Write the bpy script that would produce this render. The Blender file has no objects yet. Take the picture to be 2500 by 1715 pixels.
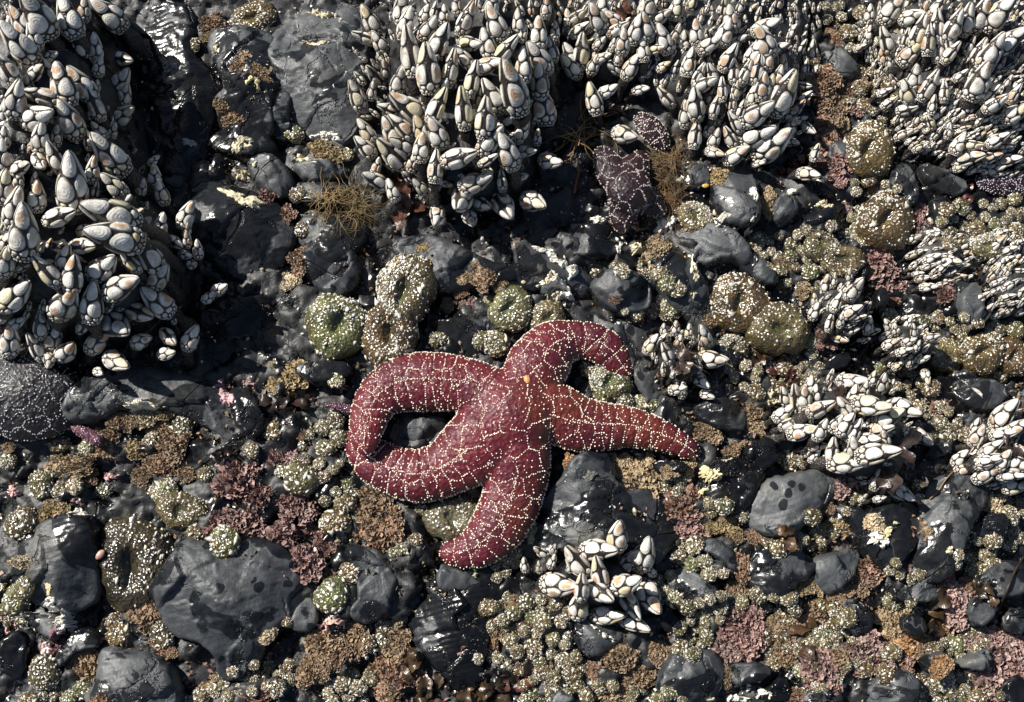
import bpy, math, random
import numpy as np
from mathutils import Vector, Matrix
from mathutils.bvhtree import BVHTree

R = math.radians
rng = np.random.default_rng(7)
random.seed(7)
scene = bpy.context.scene
col = scene.collection

# ------------------------------------------------------------------ camera
CAM_D, CAM_TILT, VIEW_W = 0.95, R(12), 0.82
TH = VIEW_W / 2 / CAM_D
cam_data = bpy.data.cameras.new('camera')
cam = bpy.data.objects.new('camera', cam_data)
col.objects.link(cam)
cam.location = (0, -CAM_D * math.sin(CAM_TILT), CAM_D * math.cos(CAM_TILT))
cam.rotation_euler = (CAM_TILT, 0, 0)
cam_data.sensor_fit = 'HORIZONTAL'
cam_data.angle = 2 * math.atan(TH)
cam_data.clip_start, cam_data.clip_end = 0.02, 200
scene.camera = cam

# ------------------------------------------------------------------ light
SUN_EL = R(42)
SHADOW = Vector((0.84, -0.54, 0)).normalized()      # where shadows fall on the ground
travel = Vector((SHADOW.x * math.cos(SUN_EL), SHADOW.y * math.cos(SUN_EL), -math.sin(SUN_EL)))
world = bpy.data.worlds.new('World')
scene.world = world
world.use_nodes = True
wn = world.node_tree
sky = wn.nodes.new('ShaderNodeTexSky')
sky.sky_type = 'NISHITA'
sky.sun_disc = False
sky.sun_elevation = SUN_EL
sky.sun_rotation = math.atan2(-travel.x, -travel.y)
wn.links.new(sky.outputs['Color'], wn.nodes['Background'].inputs['Color'])
wn.nodes['Background'].inputs['Strength'].default_value = 0.05
sun_data = bpy.data.lights.new('sun', 'SUN')
sun_data.energy = 5.0
sun_data.angle = R(0.5)
sun_data.color = (1.0, 0.96, 0.89)
sun = bpy.data.objects.new('sun', sun_data)
col.objects.link(sun)
sun.rotation_euler = travel.to_track_quat('-Z', 'Y').to_euler()
sun.location = (-1, 0.6, 1.2)
scene.view_settings.view_transform = 'Standard'
scene.view_settings.look = 'None'
scene.view_settings.gamma = 1
scene.view_settings.exposure = 0.84
scene.view_settings.use_curve_mapping = False
scene.cycles.max_bounces = 6

# ------------------------------------------------------------------ pixels to positions
CT, ST = math.cos(CAM_TILT), math.sin(CAM_TILT)
CAM = np.array([0, -CAM_D * ST, CAM_D * CT])
S = VIEW_W / 2500                                   # metres per photograph pixel at the middle


def P(px, py, z=0.0):
    u = (px - 1250) / 2500 * 2 * TH
    v = (857.5 - py) / 2500 * 2 * TH
    d = np.array([u, ST + v * CT, -CT + v * ST])
    k = (z - CAM[2]) / d[2]
    return CAM + d * k


def to_px(x, y, z):
    q = np.array([x, y, z]) - CAM
    f = q[1] * ST - q[2] * CT
    up = q[1] * CT + q[2] * ST
    return 1250 + q[0] / f / (2 * TH) * 2500, 857.5 - up / f / (2 * TH) * 2500


TILE = {'A': (0, 0), 'B': (830, 0), 'C': (1660, 0), 'D': (0, 560), 'E': (830, 560), 'F': (1660, 560),
        'G': (0, 1115), 'H': (830, 1115), 'I': (1660, 1115)}
TS = {k: 2232 / 840 for k in TILE}
TILE['Z'], TS['Z'] = (1950, 0), 2087 / 550           # enlarged view of the upper right colony
TILE['S'], TS['S'] = (800, 760), 2324 / 940          # enlarged view of the red star
TILE['P'], TS['P'] = (0, 0), 1.0                     # photograph pixels


def T(t, x, y):
    return TILE[t][0] + x / TS[t], TILE[t][1] + y / TS[t]


# ------------------------------------------------------------------ noise
def vnoise(x, y, seed=0):
    xi, yi = np.floor(x).astype(np.int64), np.floor(y).astype(np.int64)
    fx, fy = x - xi, y - yi
    fx, fy = fx * fx * (3 - 2 * fx), fy * fy * (3 - 2 * fy)

    def h(a, b):
        n = (a * 374761393 + b * 668265263 + seed * 974634777) & 0x7fffffff
        n = ((n ^ (n >> 13)) * 1274126177) & 0x7fffffff
        return ((n ^ (n >> 16)) & 0xffff) / 65535.0
    a, b, c, d = h(xi, yi), h(xi + 1, yi), h(xi, yi + 1), h(xi + 1, yi + 1)
    return (a * (1 - fx) + b * fx) * (1 - fy) + (c * (1 - fx) + d * fx) * fy * 1.0


def fbm(x, y, f, oct=4, seed=0):
    s, a, t = 0, 1.0, 0
    for o in range(oct):
        s = s + a * (vnoise(x * f, y * f, seed + o * 17) - 0.5)
        t += a
        a *= 0.5
        f *= 2.03
    return s / t * 2


def cobbles(x, y, f, seed):
    X, Y = x * f, y * f
    xi, yi = np.floor(X).astype(np.int64), np.floor(Y).astype(np.int64)
    f1 = np.full(X.shape, 9.0)
    f2 = np.full(X.shape, 9.0)
    hh = np.zeros(X.shape)

    def h(a, b, k):
        n = (a * 374761393 + b * 668265263 + (seed * 31 + k) * 974634777) & 0x7fffffff
        n = ((n ^ (n >> 13)) * 1274126177) & 0x7fffffff
        return ((n ^ (n >> 16)) & 0xffff) / 65535.0
    for dx in (-1, 0, 1):
        for dy in (-1, 0, 1):
            a, b = xi + dx, yi + dy
            d = np.hypot(a + h(a, b, 1) - X, b + h(a, b, 2) - Y)
            near = d < f1
            f2 = np.where(near, f1, np.minimum(f2, d))
            hh = np.where(near, h(a, b, 3), hh)
            f1 = np.where(near, d, f1)
    e = np.clip((f2 - f1) * 2.2, 0, 1)
    return np.sqrt(1 - (1 - e) ** 2) * (0.35 + 0.65 * hh)


def fracture(x, y, f, seed, slope=0.9):
    """broken planes: every cell has its own level and tilt"""
    X, Y = x * f, y * f
    xi, yi = np.floor(X).astype(np.int64), np.floor(Y).astype(np.int64)
    f1 = np.full(X.shape, 9.0)
    out = np.zeros(X.shape)

    def h(a, b, k):
        n = (a * 374761393 + b * 668265263 + (seed * 37 + k) * 974634777) & 0x7fffffff
        n = ((n ^ (n >> 13)) * 1274126177) & 0x7fffffff
        return ((n ^ (n >> 16)) & 0xffff) / 65535.0
    for dx in (-1, 0, 1):
        for dy in (-1, 0, 1):
            a, b = xi + dx, yi + dy
            u, v = a + h(a, b, 1) - X, (b + h(a, b, 2) - Y)
            d = np.abs(u + .35 * v) + np.abs(v - .2 * u) * 1.5
            pl = (h(a, b, 3) - .5) - slope * ((h(a, b, 4) - .5) * u + (h(a, b, 5) - .5) * v)
            near = d < f1
            out = np.where(near, pl, out)
            f1 = np.where(near, d, f1)
    return out


# ------------------------------------------------------------------ mesh and object helpers
def mesh_np(name, v, faces, mats=(), smooth=True, attrs=None, mat_index=None):
    me = bpy.data.meshes.new(name)
    v = np.asarray(v, dtype=np.float32)
    f = np.asarray(faces, dtype=np.int32)
    k = f.shape[1]
    me.vertices.add(len(v))
    me.vertices.foreach_set('co', v.ravel())
    me.loops.add(f.size)
    me.loops.foreach_set('vertex_index', f.ravel())
    me.polygons.add(len(f))
    me.polygons.foreach_set('loop_start', np.arange(0, f.size, k, dtype=np.int32))
    me.polygons.foreach_set('loop_total', np.full(len(f), k, dtype=np.int32))
    if smooth:
        me.polygons.foreach_set('use_smooth', np.ones(len(f), dtype=bool))
    for m in mats:
        me.materials.append(m)
    if mat_index is not None:
        me.polygons.foreach_set('material_index', np.asarray(mat_index, dtype=np.int32))
    for n, a in (attrs or {}).items():
        a = np.asarray(a, dtype=np.float32)
        if a.ndim == 1:
            at = me.attributes.new(n, 'FLOAT', 'POINT')
            at.data.foreach_set('value', a)
        else:
            at = me.attributes.new(n, 'FLOAT_COLOR', 'POINT')
            at.data.foreach_set('color', a.ravel())
    me.update(calc_edges=True)
    return me


def obj(name, data, parent=None):
    o = bpy.data.objects.new(name, data)
    col.objects.link(o)
    if parent is not None:
        o.parent = parent
    return o


THINGS = []


def tag(o, label, cat, group=None, at=None):
    o['label'] = label
    o['category'] = cat
    if group:
        o['group'] = group
    THINGS.append((o, at or (0, 0)))
    return o


def tris_of(me):
    me.calc_loop_triangles()
    n = len(me.loop_triangles)
    t = np.empty(n * 3, dtype=np.int32)
    me.loop_triangles.foreach_get('vertices', t)
    v = np.empty(len(me.vertices) * 3, dtype=np.float32)
    me.vertices.foreach_get('co', v)
    return v.reshape(-1, 3).astype(float), t.reshape(-1, 3)


# ------------------------------------------------------------------ materials
class NT:
    def __init__(self, name):
        self.m = bpy.data.materials.new(name)
        self.m.use_nodes = True
        self.t = self.m.node_tree
        self.b = self.t.nodes['Principled BSDF']

    def n(self, typ, ins=None, **props):
        nd = self.t.nodes.new('ShaderNode' + typ)
        for k, v in props.items():
            setattr(nd, k, v)
        for k, v in (ins or {}).items():
            self.set(nd.inputs[k], v)
        return nd

    def set(self, sock, v):
        if isinstance(v, bpy.types.NodeSocket):
            self.t.links.new(v, sock)
        elif isinstance(v, bpy.types.Node):
            self.t.links.new(v.outputs[0], sock)
        else:
            if isinstance(v, (tuple, list)) and len(v) == 3 and sock.type == 'RGBA':
                v = (*v, 1)
            sock.default_value = v

    def pos(self):
        return self.n('NewGeometry').outputs['Position']

    def noise(self, scale, detail=5, rough=0.55, vec=None, dist=0.0):
        return self.n('TexNoise', {'Vector': vec or self.pos(), 'Scale': scale, 'Detail': detail,
                                   'Roughness': rough, 'Distortion': dist}).outputs['Fac']

    def ramp(self, fac, lo, hi, a=0.0, b=1.0):
        return self.n('MapRange', {'Value': fac, 'From Min': lo, 'From Max': hi, 'To Min': a, 'To Max': b},
                      interpolation_type='SMOOTHSTEP').outputs[0]

    def mix(self, f, a, b, blend='MIX'):
        nd = self.n('Mix', None, data_type='RGBA', blend_type=blend)
        self.set(nd.inputs[0], f)
        self.set(nd.inputs[6], a)
        self.set(nd.inputs[7], b)
        return nd.outputs[2]

    def math(self, op, a, b=0.0, clamp=False):
        nd = self.n('Math', None, operation=op, use_clamp=clamp)
        self.set(nd.inputs[0], a)
        self.set(nd.inputs[1], b)
        return nd.outputs[0]

    def bump(self, h, strength, dist, prev=None):
        nd = self.n('Bump', {'Height': h, 'Strength': strength, 'Distance': dist})
        if prev is not None:
            self.set(nd.inputs['Normal'], prev)
        return nd.outputs[0]

    def out(self, **kw):
        names = {'color': 'Base Color', 'rough': 'Roughness', 'normal': 'Normal', 'spec': 'Specular IOR Level',
                 'coat': 'Coat Weight', 'coat_rough': 'Coat Roughness', 'sss': 'Subsurface Weight'}
        for k, v in kw.items():
            self.set(self.b.inputs[names[k]], v)
        if 'coat' in kw and 'normal' in kw:
            self.set(self.b.inputs['Coat Normal'], kw['normal'])
        return self.m


def rock_material(name, dark, light, wet_lo, wet_hi, film, specks=0.62):
    m = NT(name)
    p = m.pos()
    big = m.noise(19, 5, 0.55, p, 0.6)
    fine = m.noise(95, 6, 0.65, p)
    grain = m.noise(520, 3, 0.6, p)
    c = m.mix(m.ramp(fine, 0.32, 0.7), dark, light)
    c = m.mix(m.ramp(m.noise(17, 4, 0.6, p), 0.55, 0.7, 0, 0.55), c, film)
    # pale veins
    vo = m.n('TexVoronoi', {'Vector': m.mix(0.06, p, m.noise(30, 3, 0.5, p), 'ADD'), 'Scale': 15.0}, feature='DISTANCE_TO_EDGE')
    vein = m.math('MULTIPLY', m.ramp(vo.outputs['Distance'], 0.004, 0.012, 1, 0), m.ramp(m.noise(9, 2, 0.5, p), 0.56, 0.66))
    c = m.mix(m.math('MULTIPLY', vein, 0.6), c, (0.30, 0.29, 0.27))
    crk = m.n('TexVoronoi', {'Vector': m.mix(0.035, p, m.noise(45, 4, 0.6, p), 'ADD'), 'Scale': 24.0}, feature='DISTANCE_TO_EDGE')
    crack = m.math('MULTIPLY', m.ramp(crk.outputs['Distance'], 0.010, 0.035, 1, 0), m.ramp(m.noise(20, 2, 0.5, p), 0.44, 0.56))
    # salt and tiny white specks
    v2 = m.n('TexVoronoi', {'Vector': p, 'Scale': 330.0, 'Randomness': 1.0})
    sp = m.math('MULTIPLY', m.ramp(v2.outputs['Distance'], 0.14, 0.26, 1, 0), m.ramp(m.noise(26, 5, 0.7, p), specks, specks + 0.06))
    wet = m.ramp(big, wet_lo, wet_hi)
    v3 = m.n('TexVoronoi', {'Vector': m.mix(0.012, p, m.noise(60, 2, 0.5, p), 'ADD'), 'Scale': 62.0, 'Randomness': 1.0})
    drop = m.math('MULTIPLY', m.ramp(v3.outputs['Distance'], 0.24, 0.28, 1, 0), m.ramp(m.noise(14, 2, 0.5, p), 0.50, 0.54))
    wet = m.math('MAXIMUM', wet, drop)
    c = m.mix(wet, c, m.mix(1.0, c, (0.26, 0.26, 0.27), 'MULTIPLY'))
    c = m.mix(m.math('MULTIPLY', sp, 0.8), c, (0.52, 0.50, 0.44))
    rough = m.math('ADD', m.ramp(wet, 0, 1, 0.46, 0.15), m.math('MULTIPLY', grain, 0.12))
    b = m.bump(m.noise(38, 4, 0.5, p, 0.3), 0.35, 0.006)
    b = m.bump(m.math('SUBTRACT', 1.0, crack), 0.9, 0.0025, b)
    b = m.bump(fine, m.ramp(wet, 0, 1, 0.34, 0.16), 0.0022, b)
    b = m.bump(grain, m.ramp(wet, 0, 1, 0.40, 0.06), 0.0008, b)
    return m.out(color=c, rough=rough, normal=b, spec=m.ramp(wet, 0, 1, 0.45, 0.30))


M = {}
M['rock'] = rock_material('dark_basalt', (0.019, 0.021, 0.0235), (0.048, 0.0515, 0.0555), 0.485, 0.515, (0.06, 0.056, 0.042))
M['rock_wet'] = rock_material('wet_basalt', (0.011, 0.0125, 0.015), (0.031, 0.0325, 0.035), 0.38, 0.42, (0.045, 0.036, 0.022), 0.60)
M['rock_grey'] = rock_material('grey_stone', (0.034, 0.0365, 0.039), (0.076, 0.080, 0.082), 0.545, 0.575, (0.11, 0.105, 0.085), 0.64)
M['bed'] = rock_material('crevice_rock', (0.008, 0.0085, 0.0095), (0.028, 0.028, 0.027), 0.50, 0.58, (0.040, 0.027, 0.017), 0.58)

m = NT('barnacle_plate')
oi = m.n('ObjectInfo')
at = m.n('Attribute', attribute_name='rad')
rv = m.n('Attribute', attribute_name='rnd')
rnd = m.math('FRACT', m.math('ADD', oi.outputs['Random'], rv.outputs['Fac']))
p = m.pos()
wob = m.math('ADD', at.outputs['Fac'], m.math('MULTIPLY', m.noise(180, 3, 0.6, p), 0.5))
ring = m.math('SINE', m.math('MULTIPLY', m.math('ADD', at.outputs['Fac'], m.math('MULTIPLY', m.noise(110, 3, 0.6, p), 0.6)), 22.0))
base = m.mix(m.ramp(m.noise(150, 5, 0.65, p), 0.3, 0.7), (0.74, 0.705, 0.63), (0.46, 0.435, 0.39))
base = m.mix(m.ramp(ring, 0.2, 1.0, 0, 0.10), base, (0.36, 0.33, 0.28))
worn = m.math('MULTIPLY', m.ramp(rnd, 0.60, 0.68), m.ramp(m.math('ADD', m.math('MULTIPLY', at.outputs['Fac'], 0.35), m.noise(95, 4, 0.6, p)), 0.56, 0.76, 1, 0))
base = m.mix(m.math('MULTIPLY', worn, 0.85), base, (0.36, 0.18, 0.070))
yel = m.ramp(m.math('FRACT', m.math('MULTIPLY', rnd, 7.3)), 0.86, 0.9)
base = m.mix(m.math('MULTIPLY', yel, 0.55), base, (0.56, 0.47, 0.22))
base = m.mix(m.ramp(m.noise(60, 6, 0.75, p), 0.48, 0.66, 0, 0.70), base, (0.20, 0.185, 0.16))
base = m.mix(m.ramp(at.outputs['Fac'], 0.80, 1.0, 0, 0.75), base, (0.10, 0.085, 0.065))
bm = m.bump(ring, 0.16, 0.0005)
bm = m.bump(m.noise(900, 3, 0.6, p), 0.4, 0.0005, bm)
M['plate'] = m.out(color=base, rough=0.42, normal=bm, spec=0.45)

m = NT('barnacle_skin')
p = m.pos()
v = m.n('TexVoronoi', {'Vector': p, 'Scale': 520.0})
M['skin'] = m.out(color=m.mix(m.noise(90, 4, 0.6, p), (0.010, 0.008, 0.008), (0.035, 0.024, 0.02)), rough=0.34,
                  normal=m.bump(v.outputs['Distance'], 0.5, 0.001))
m = NT('barnacle_stalk')
p = m.pos()
v = m.n('TexVoronoi', {'Vector': p, 'Scale': 650.0})
M['stalk'] = m.out(color=m.mix(m.ramp(v.outputs['Distance'], 0.1, 0.6), (0.07, 0.06, 0.052), (0.016, 0.013, 0.012)), rough=0.45,
                   normal=m.bump(v.outputs['Distance'], 0.8, 0.0012))


def tinted(name, rough, spec, bump_scale, bump_dist, var=0.55, attr=None, vor=False, coat=0.0, spots=None, tip=None):
    m = NT(name)
    p = m.pos()
    if attr:
        cc = m.n('Attribute', attribute_name=attr).outputs['Color']
    else:
        cc = m.n('ObjectInfo').outputs['Color']
    n = m.noise(70, 5, 0.65, p)
    c = m.mix(m.ramp(n, 0.3, 0.7), m.mix(1.0, cc, (1 - var,) * 3, 'MULTIPLY'), m.mix(1.0, cc, (1 + var * 0.7,) * 3, 'MULTIPLY'))
    if spots:
        c = m.mix(m.ramp(m.noise(spots[0], 4, 0.6, p), spots[1], spots[1] + 0.1, 0, spots[3]), c, spots[2])
    if tip:                                                      # dried pale ends of the fronds
        c = m.mix(m.ramp(m.n('Attribute', attribute_name='tip').outputs['Fac'], 0.55, 1.0, 0, 0.45), c, tip)
    h = m.n('TexVoronoi', {'Vector': p, 'Scale': bump_scale}).outputs['Distance'] if vor else m.noise(bump_scale, 4, 0.6, p)
    return m.out(color=c, rough=rough, normal=m.bump(h, 0.7, bump_dist), spec=spec, coat=coat, coat_rough=0.12)


M['anemone'] = tinted('anemone_skin', 0.3, 0.5, 420, 0.0014, vor=True, coat=0.35, spots=(45, 0.52, (0.045, 0.03, 0.012), 0.7))
M['disc'] = tinted('anemone_disc', 0.25, 0.5, 200, 0.001, coat=0.5)
M['chips'] = tinted('shell_chips', 0.38, 0.5, 900, 0.0003, var=0.2, attr='col')
M['turf'] = tinted('turf', 0.6, 0.3, 500, 0.0005, var=0.3, attr='col')
M['algae'] = tinted('algae', 0.6, 0.3, 500, 0.0006, var=0.5, spots=(120, 0.6, (0.42, 0.33, 0.24), 0.35), tip=(0.40, 0.31, 0.21))
M['coralline'] = tinted('pink_algae', 0.5, 0.4, 420, 0.0007, var=0.5, spots=(150, 0.60, (0.45, 0.33, 0.31), 0.4), tip=(0.34, 0.235, 0.20))
M['kelp'] = tinted('kelp', 0.35, 0.4, 140, 0.0016, var=0.6, coat=0.12, spots=(60, 0.52, (0.02, 0.012, 0.008), 0.7))
M['crust'] = tinted('crust', 0.75, 0.3, 330, 0.0016, var=0.25, spots=(110, 0.56, (0.30, 0.25, 0.16), 0.6))
M['hair'] = tinted('hair_algae', 0.5, 0.3, 200, 0.0002, var=0.4)
M['pebble'] = tinted('pebble', 0.4, 0.5, 300, 0.0006, var=0.25)
M['spine'] = tinted('star_spines', 0.45, 0.4, 600, 0.0001, var=0.12)


def star_material(name, a, b, c, rough):
    m = NT(name)
    p = m.pos()
    n = m.noise(24, 4, 0.6, p)
    cc = m.mix(m.ramp(n, 0.35, 0.65), a, b)
    cc = m.mix(m.ramp(m.noise(13, 3, 0.5, p), 0.52, 0.66), cc, c)
    v = m.n('TexVoronoi', {'Vector': p, 'Scale': 300.0}).outputs['Distance']
    cc = m.mix(m.ramp(v, 0.2, 0.7, 0.45, 0), cc, m.mix(1.0, cc, (1.9, 1.7, 1.7), 'MULTIPLY'))
    bb = m.bump(m.noise(75, 4, 0.6, p), 0.5, 0.003)
    bb = m.bump(v, 0.6, 0.0012, bb)
    bb = m.bump(m.noise(420, 3, 0.7, p), 0.7, 0.0011, bb)
    return m.out(color=cc, rough=rough + 0.16, normal=bb, spec=0.22, coat=0.55, coat_rough=0.07)


M['star_red'] = star_material('red_star_skin', (0.086, 0.0085, 0.0125), (0.050, 0.0055, 0.0115), (0.088, 0.0150, 0.0090), 0.36)
M['star_purple'] = star_material('purple_star_skin', (0.014, 0.0026, 0.004), (0.008, 0.0024, 0.0045), (0.016, 0.0034, 0.0035), 0.42)
M['star_black'] = star_material('dark_star_skin', (0.005, 0.0038, 0.005), (0.0035, 0.003, 0.004), (0.007, 0.0045, 0.0045), 0.36)
M['star_violet'] = star_material('violet_star_skin', (0.055, 0.016, 0.026), (0.04, 0.012, 0.022), (0.06, 0.02, 0.026), 0.4)

# ------------------------------------------------------------------ height map: ground, rocks, colony mounds
GX0, GX1, GY0, GY1, GS = -0.56, 0.56, -0.44, 0.46, 0.001
gx = np.arange(GX0, GX1, GS)
gy = np.arange(GY0, GY1, GS)


def ground_h(x, y):
    h = -0.012 + 0.010 * fbm(x, y, 5, 4, 3) + 0.008 * cobbles(x + 0.004 * fbm(x, y, 40, 2, 5), y, 22, 4) + 0.010 * fracture(x + 0.004 * fbm(x, y, 50, 2, 8), y, 24, 71) + 0.004 * fracture(x, y + 0.003 * fbm(x, y, 60, 2, 9), 75, 72)
    h = h + 0.005 * cobbles(x, y, 60, 9) + 0.0012 * fbm(x, y, 120, 3, 6)
    return h


GXX, GYY = np.meshgrid(gx, gy)
HM = ground_h(GXX, GYY)


def H(x, y):
    fx = np.clip((np.asarray(x, float) - GX0) / GS, 0, len(gx) - 2.001)
    fy = np.clip((np.asarray(y, float) - GY0) / GS, 0, len(gy) - 2.001)
    i, j = fx.astype(int), fy.astype(int)
    a, b = fx - i, fy - j
    return (HM[j, i] * (1 - a) + HM[j, i + 1] * a) * (1 - b) + (HM[j + 1, i] * (1 - a) + HM[j + 1, i + 1] * a) * b


def at_surface(px, py, lift=0.0, start=0.01):
    z = start
    for _ in range(7):
        q = P(px, py, z)
        z = 0.4 * z + 0.6 * (float(H(q[0], q[1])) + lift)
    q = P(px, py, z)
    return np.array([q[0], q[1], float(H(q[0], q[1])) + lift])


def chaikin(p, n=2):
    for _ in range(n):
        q = np.roll(p, -1, axis=0)
        p = np.stack([p * 0.75 + q * 0.25, p * 0.25 + q * 0.75], 1).reshape(-1, 2)
    return p


def signed_dist(p, x, y):
    d = np.full(x.shape, 9.0)
    ins = np.zeros(x.shape, bool)
    for a, b in zip(p, np.roll(p, -1, axis=0)):
        e = b - a
        t = np.clip(((x - a[0]) * e[0] + (y - a[1]) * e[1]) / max(e @ e, 1e-12), 0, 1)
        d = np.minimum(d, np.hypot(x - a[0] - t * e[0], y - a[1] - t * e[1]))
        if a[1] != b[1]:
            c = ((a[1] > y) != (b[1] > y)) & (x < (b[0] - a[0]) * (y - a[1]) / (b[1] - a[1]) + a[0])
            ins ^= c
    return np.where(ins, d, -d)


rock_n = 0


def add_rock(tile, pts, top=None, mat='rock', label=None, flat=0.5, strata=0.0, facets=3, cat='rock', name='rock', step=0.0015, zref=0.008, tilt=None, grow=1.24):
    """a boulder: height field over its outline, written into the height map and kept as one mesh"""
    global rock_n
    rock_n += 1
    g = np.random.default_rng(rock_n * 13 + 5)
    px = np.array([T(tile, *q) for q in pts], float)
    cpx = px.mean(0)
    px = cpx + (px - cpx) * grow
    poly = chaikin(np.array([P(a, b, zref)[:2] for a, b in px]), 1 if facets else 2)
    lo, hi = poly.min(0) - 0.006, poly.max(0) + 0.006
    c = poly.mean(0)
    sx, sy = np.arange(lo[0], hi[0], step), np.arange(lo[1], hi[1], step)
    X, Y = np.meshgrid(sx, sy)
    pl = [(g.uniform(0, 2 * math.pi), g.uniform(0.2, 0.75), g.uniform(-0.1, 0.75)) for _ in range(facets)]
    tl = tilt or (g.uniform(-0.18, 0.18), g.uniform(-0.22, 0.12))
    inner = signed_dist(poly, X, Y)
    inr = inner.max()
    tp = top if top is not None else float(np.clip(inr * 0.8, 0.009, 0.03))
    base = -0.014

    def f(x, y):
        d = signed_dist(poly, x, y) + 0.0022 * fbm(x, y, 55, 3, rock_n) + 0.0008 * fbm(x, y, 240, 2, rock_n + 3)
        w = inr * flat
        t = np.clip(d / w, 0, 1)
        h = (tp - base) * np.sqrt(1 - (1 - t) ** 2.2)
        h = h + np.clip(t, 0, 1) * ((x - c[0]) * tl[0] + (y - c[1]) * tl[1])
        for a, s, o in pl:                                     # chiselled faces
            u = (x - c[0]) * math.cos(a) + (y - c[1]) * math.sin(a)
            plane = (tp - base) * (1.0) - s * (u - o * inr * 0.9)
            k = 0.0018
            h = np.where(d > 0, -k * np.log(np.exp(-np.clip(h, -1, 1) / k) + np.exp(-np.clip(plane, -1, 1) / k)), h)
        h = h + t * (0.0035 * fbm(x, y, 26, 4, rock_n + 7) + 0.0004 * fbm(x, y, 160, 3, rock_n + 9))
        if facets:
            wx = 0.003 * fbm(x, y, 60, 2, rock_n + 4)
            h = h + t * (0.0060 * fracture(x + wx, y + wx, 22, rock_n) + 0.0013 * fracture(x + wx, y - wx, 70, rock_n + 50))
        if strata:
            u = (y - 0.25 * x + 0.004 * fbm(x, y, 30, 3, 2)) / 0.0042
            h = h + strata * t * (np.abs(u - np.floor(u) - 0.5) - 0.25)
        return np.where(d > 0, base + h, base + np.maximum(d * 4, -0.02)), d
    Z, D = f(X, Y)
    keep = D > -0.0045
    idx = -np.ones(keep.shape, int)
    q = keep[:-1, :-1] & keep[1:, :-1] & keep[:-1, 1:] & keep[1:, 1:]
    use = np.zeros(keep.shape, bool)
    use[:-1, :-1] |= q
    use[1:, :-1] |= q
    use[:-1, 1:] |= q
    use[1:, 1:] |= q
    idx[use] = np.arange(use.sum())
    v = np.stack([X[use] - c[0], Y[use] - c[1], Z[use]], 1)
    jj, ii = np.nonzero(q)
    faces = np.stack([idx[jj, ii], idx[jj, ii + 1], idx[jj + 1, ii + 1], idx[jj + 1, ii]], 1)
    o = obj(name, mesh_np(name, v, faces, [M[mat]]))
    o.location = (c[0], c[1], 0)
    i0, i1 = max(0, int((lo[0] - GX0) / GS)), min(len(gx), int((hi[0] - GX0) / GS) + 1)
    j0, j1 = max(0, int((lo[1] - GY0) / GS)), min(len(gy), int((hi[1] - GY0) / GS) + 1)
    if i1 > i0 and j1 > j0:
        fx = np.clip((GXX[j0:j1, i0:i1] - lo[0]) / step, 0, len(sx) - 2.001)
        fy = np.clip((GYY[j0:j1, i0:i1] - lo[1]) / step, 0, len(sy) - 2.001)
        a, b = fx.astype(int), fy.astype(int)
        u, w = fx - a, fy - b
        hz = (Z[b, a] * (1 - u) + Z[b, a + 1] * u) * (1 - w) + (Z[b + 1, a] * (1 - u) + Z[b + 1, a + 1] * u) * w
        HM[j0:j1, i0:i1] = np.maximum(HM[j0:j1, i0:i1], hz)
    tag(o, label or '', cat, None, tuple(cpx))
    return o


# colony mounds: dark rock humps that carry the barnacles
MOUNDS = {
    'left': ([(-90, -90), (270, -90), (310, 200), (330, 400), (420, 540), (450, 690), (360, 790), (230, 820), (100, 810), (-90, 800)], 0.078,
             'tall dark rock hump under the barnacle colony at the left edge'),
    'middle': ([(930, -80), (1420, -90), (1330, 230), (1310, 420), (1220, 500), (1060, 510), (985, 410), (930, 260)], 0.048,
               'dark rock hump under the large-plated barnacle colony above the red star'),
    'ridge': ([(1380, -90), (2010, -90), (1990, 100), (1955, 260), (1880, 340), (1770, 330), (1690, 290), (1560, 190), (1400, 180)], 0.029,
              'dark rock ridge under the barnacles at the top right of centre'),
    'right': ([(2120, -80), (2600, -90), (2600, 400), (2440, 415), (2300, 390), (2220, 300), (2140, 200)], 0.032,
              'dark rock hump under the crowded barnacles in the upper right corner'),
    'reef': ([(2240, 575), (2330, 555), (2370, 620), (2345, 690), (2265, 690), (2230, 640)], 0.012,
             'low dark rock under the small barnacles right of the round pink algae'),
    'edge': ([(2390, 560), (2560, 520), (2560, 770), (2430, 770), (2400, 680)], 0.015,
             'dark rock under the small barnacles at the middle of the right edge'),
    'mid': ([(1985, 690), (2080, 655), (2130, 740), (2135, 820), (2055, 830), (1990, 780)], 0.018,
            'low dark rock under the small barnacles below left of the round pink algae'),
    'low': ([(2150, 790), (2240, 775), (2295, 830), (2285, 890), (2190, 895)], 0.018,
            'low dark rock under the small barnacle patch above the white barnacle clump'),
    'clump': ([(1900, 970), (2060, 910), (2170, 940), (2230, 1030), (2250, 1090), (2220, 1190), (2110, 1190), (1970, 1100)], 0.024,
              'dark rock under the white barnacle clump at middle right'),
    'corner': ([(2370, 1090), (2450, 1010), (2560, 980), (2560, 1200), (2430, 1190), (2365, 1150)], 0.022,
               'dark rock under the barnacles low on the right edge'),
    'small': ([(1585, 850), (1640, 815), (1740, 860), (1715, 945), (1630, 950)], 0.020,
              'dark knob under the small barnacle clump right of the red star'),
    'front': ([(1330, 1370), (1450, 1340), (1550, 1370), (1570, 1450), (1500, 1510), (1380, 1480)], 0.016,
              'low dark rock under the white barnacle clump below the red star'),
}
for k, (pts, top, lab) in MOUNDS.items():
    add_rock('P', pts, top, 'bed', lab, flat=0.75, facets=0, cat='rock', zref=top * 0.6, tilt=(-0.30, 0.04) if k == 'left' else (0.0001, 0.0001), grow=1.0)

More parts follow.
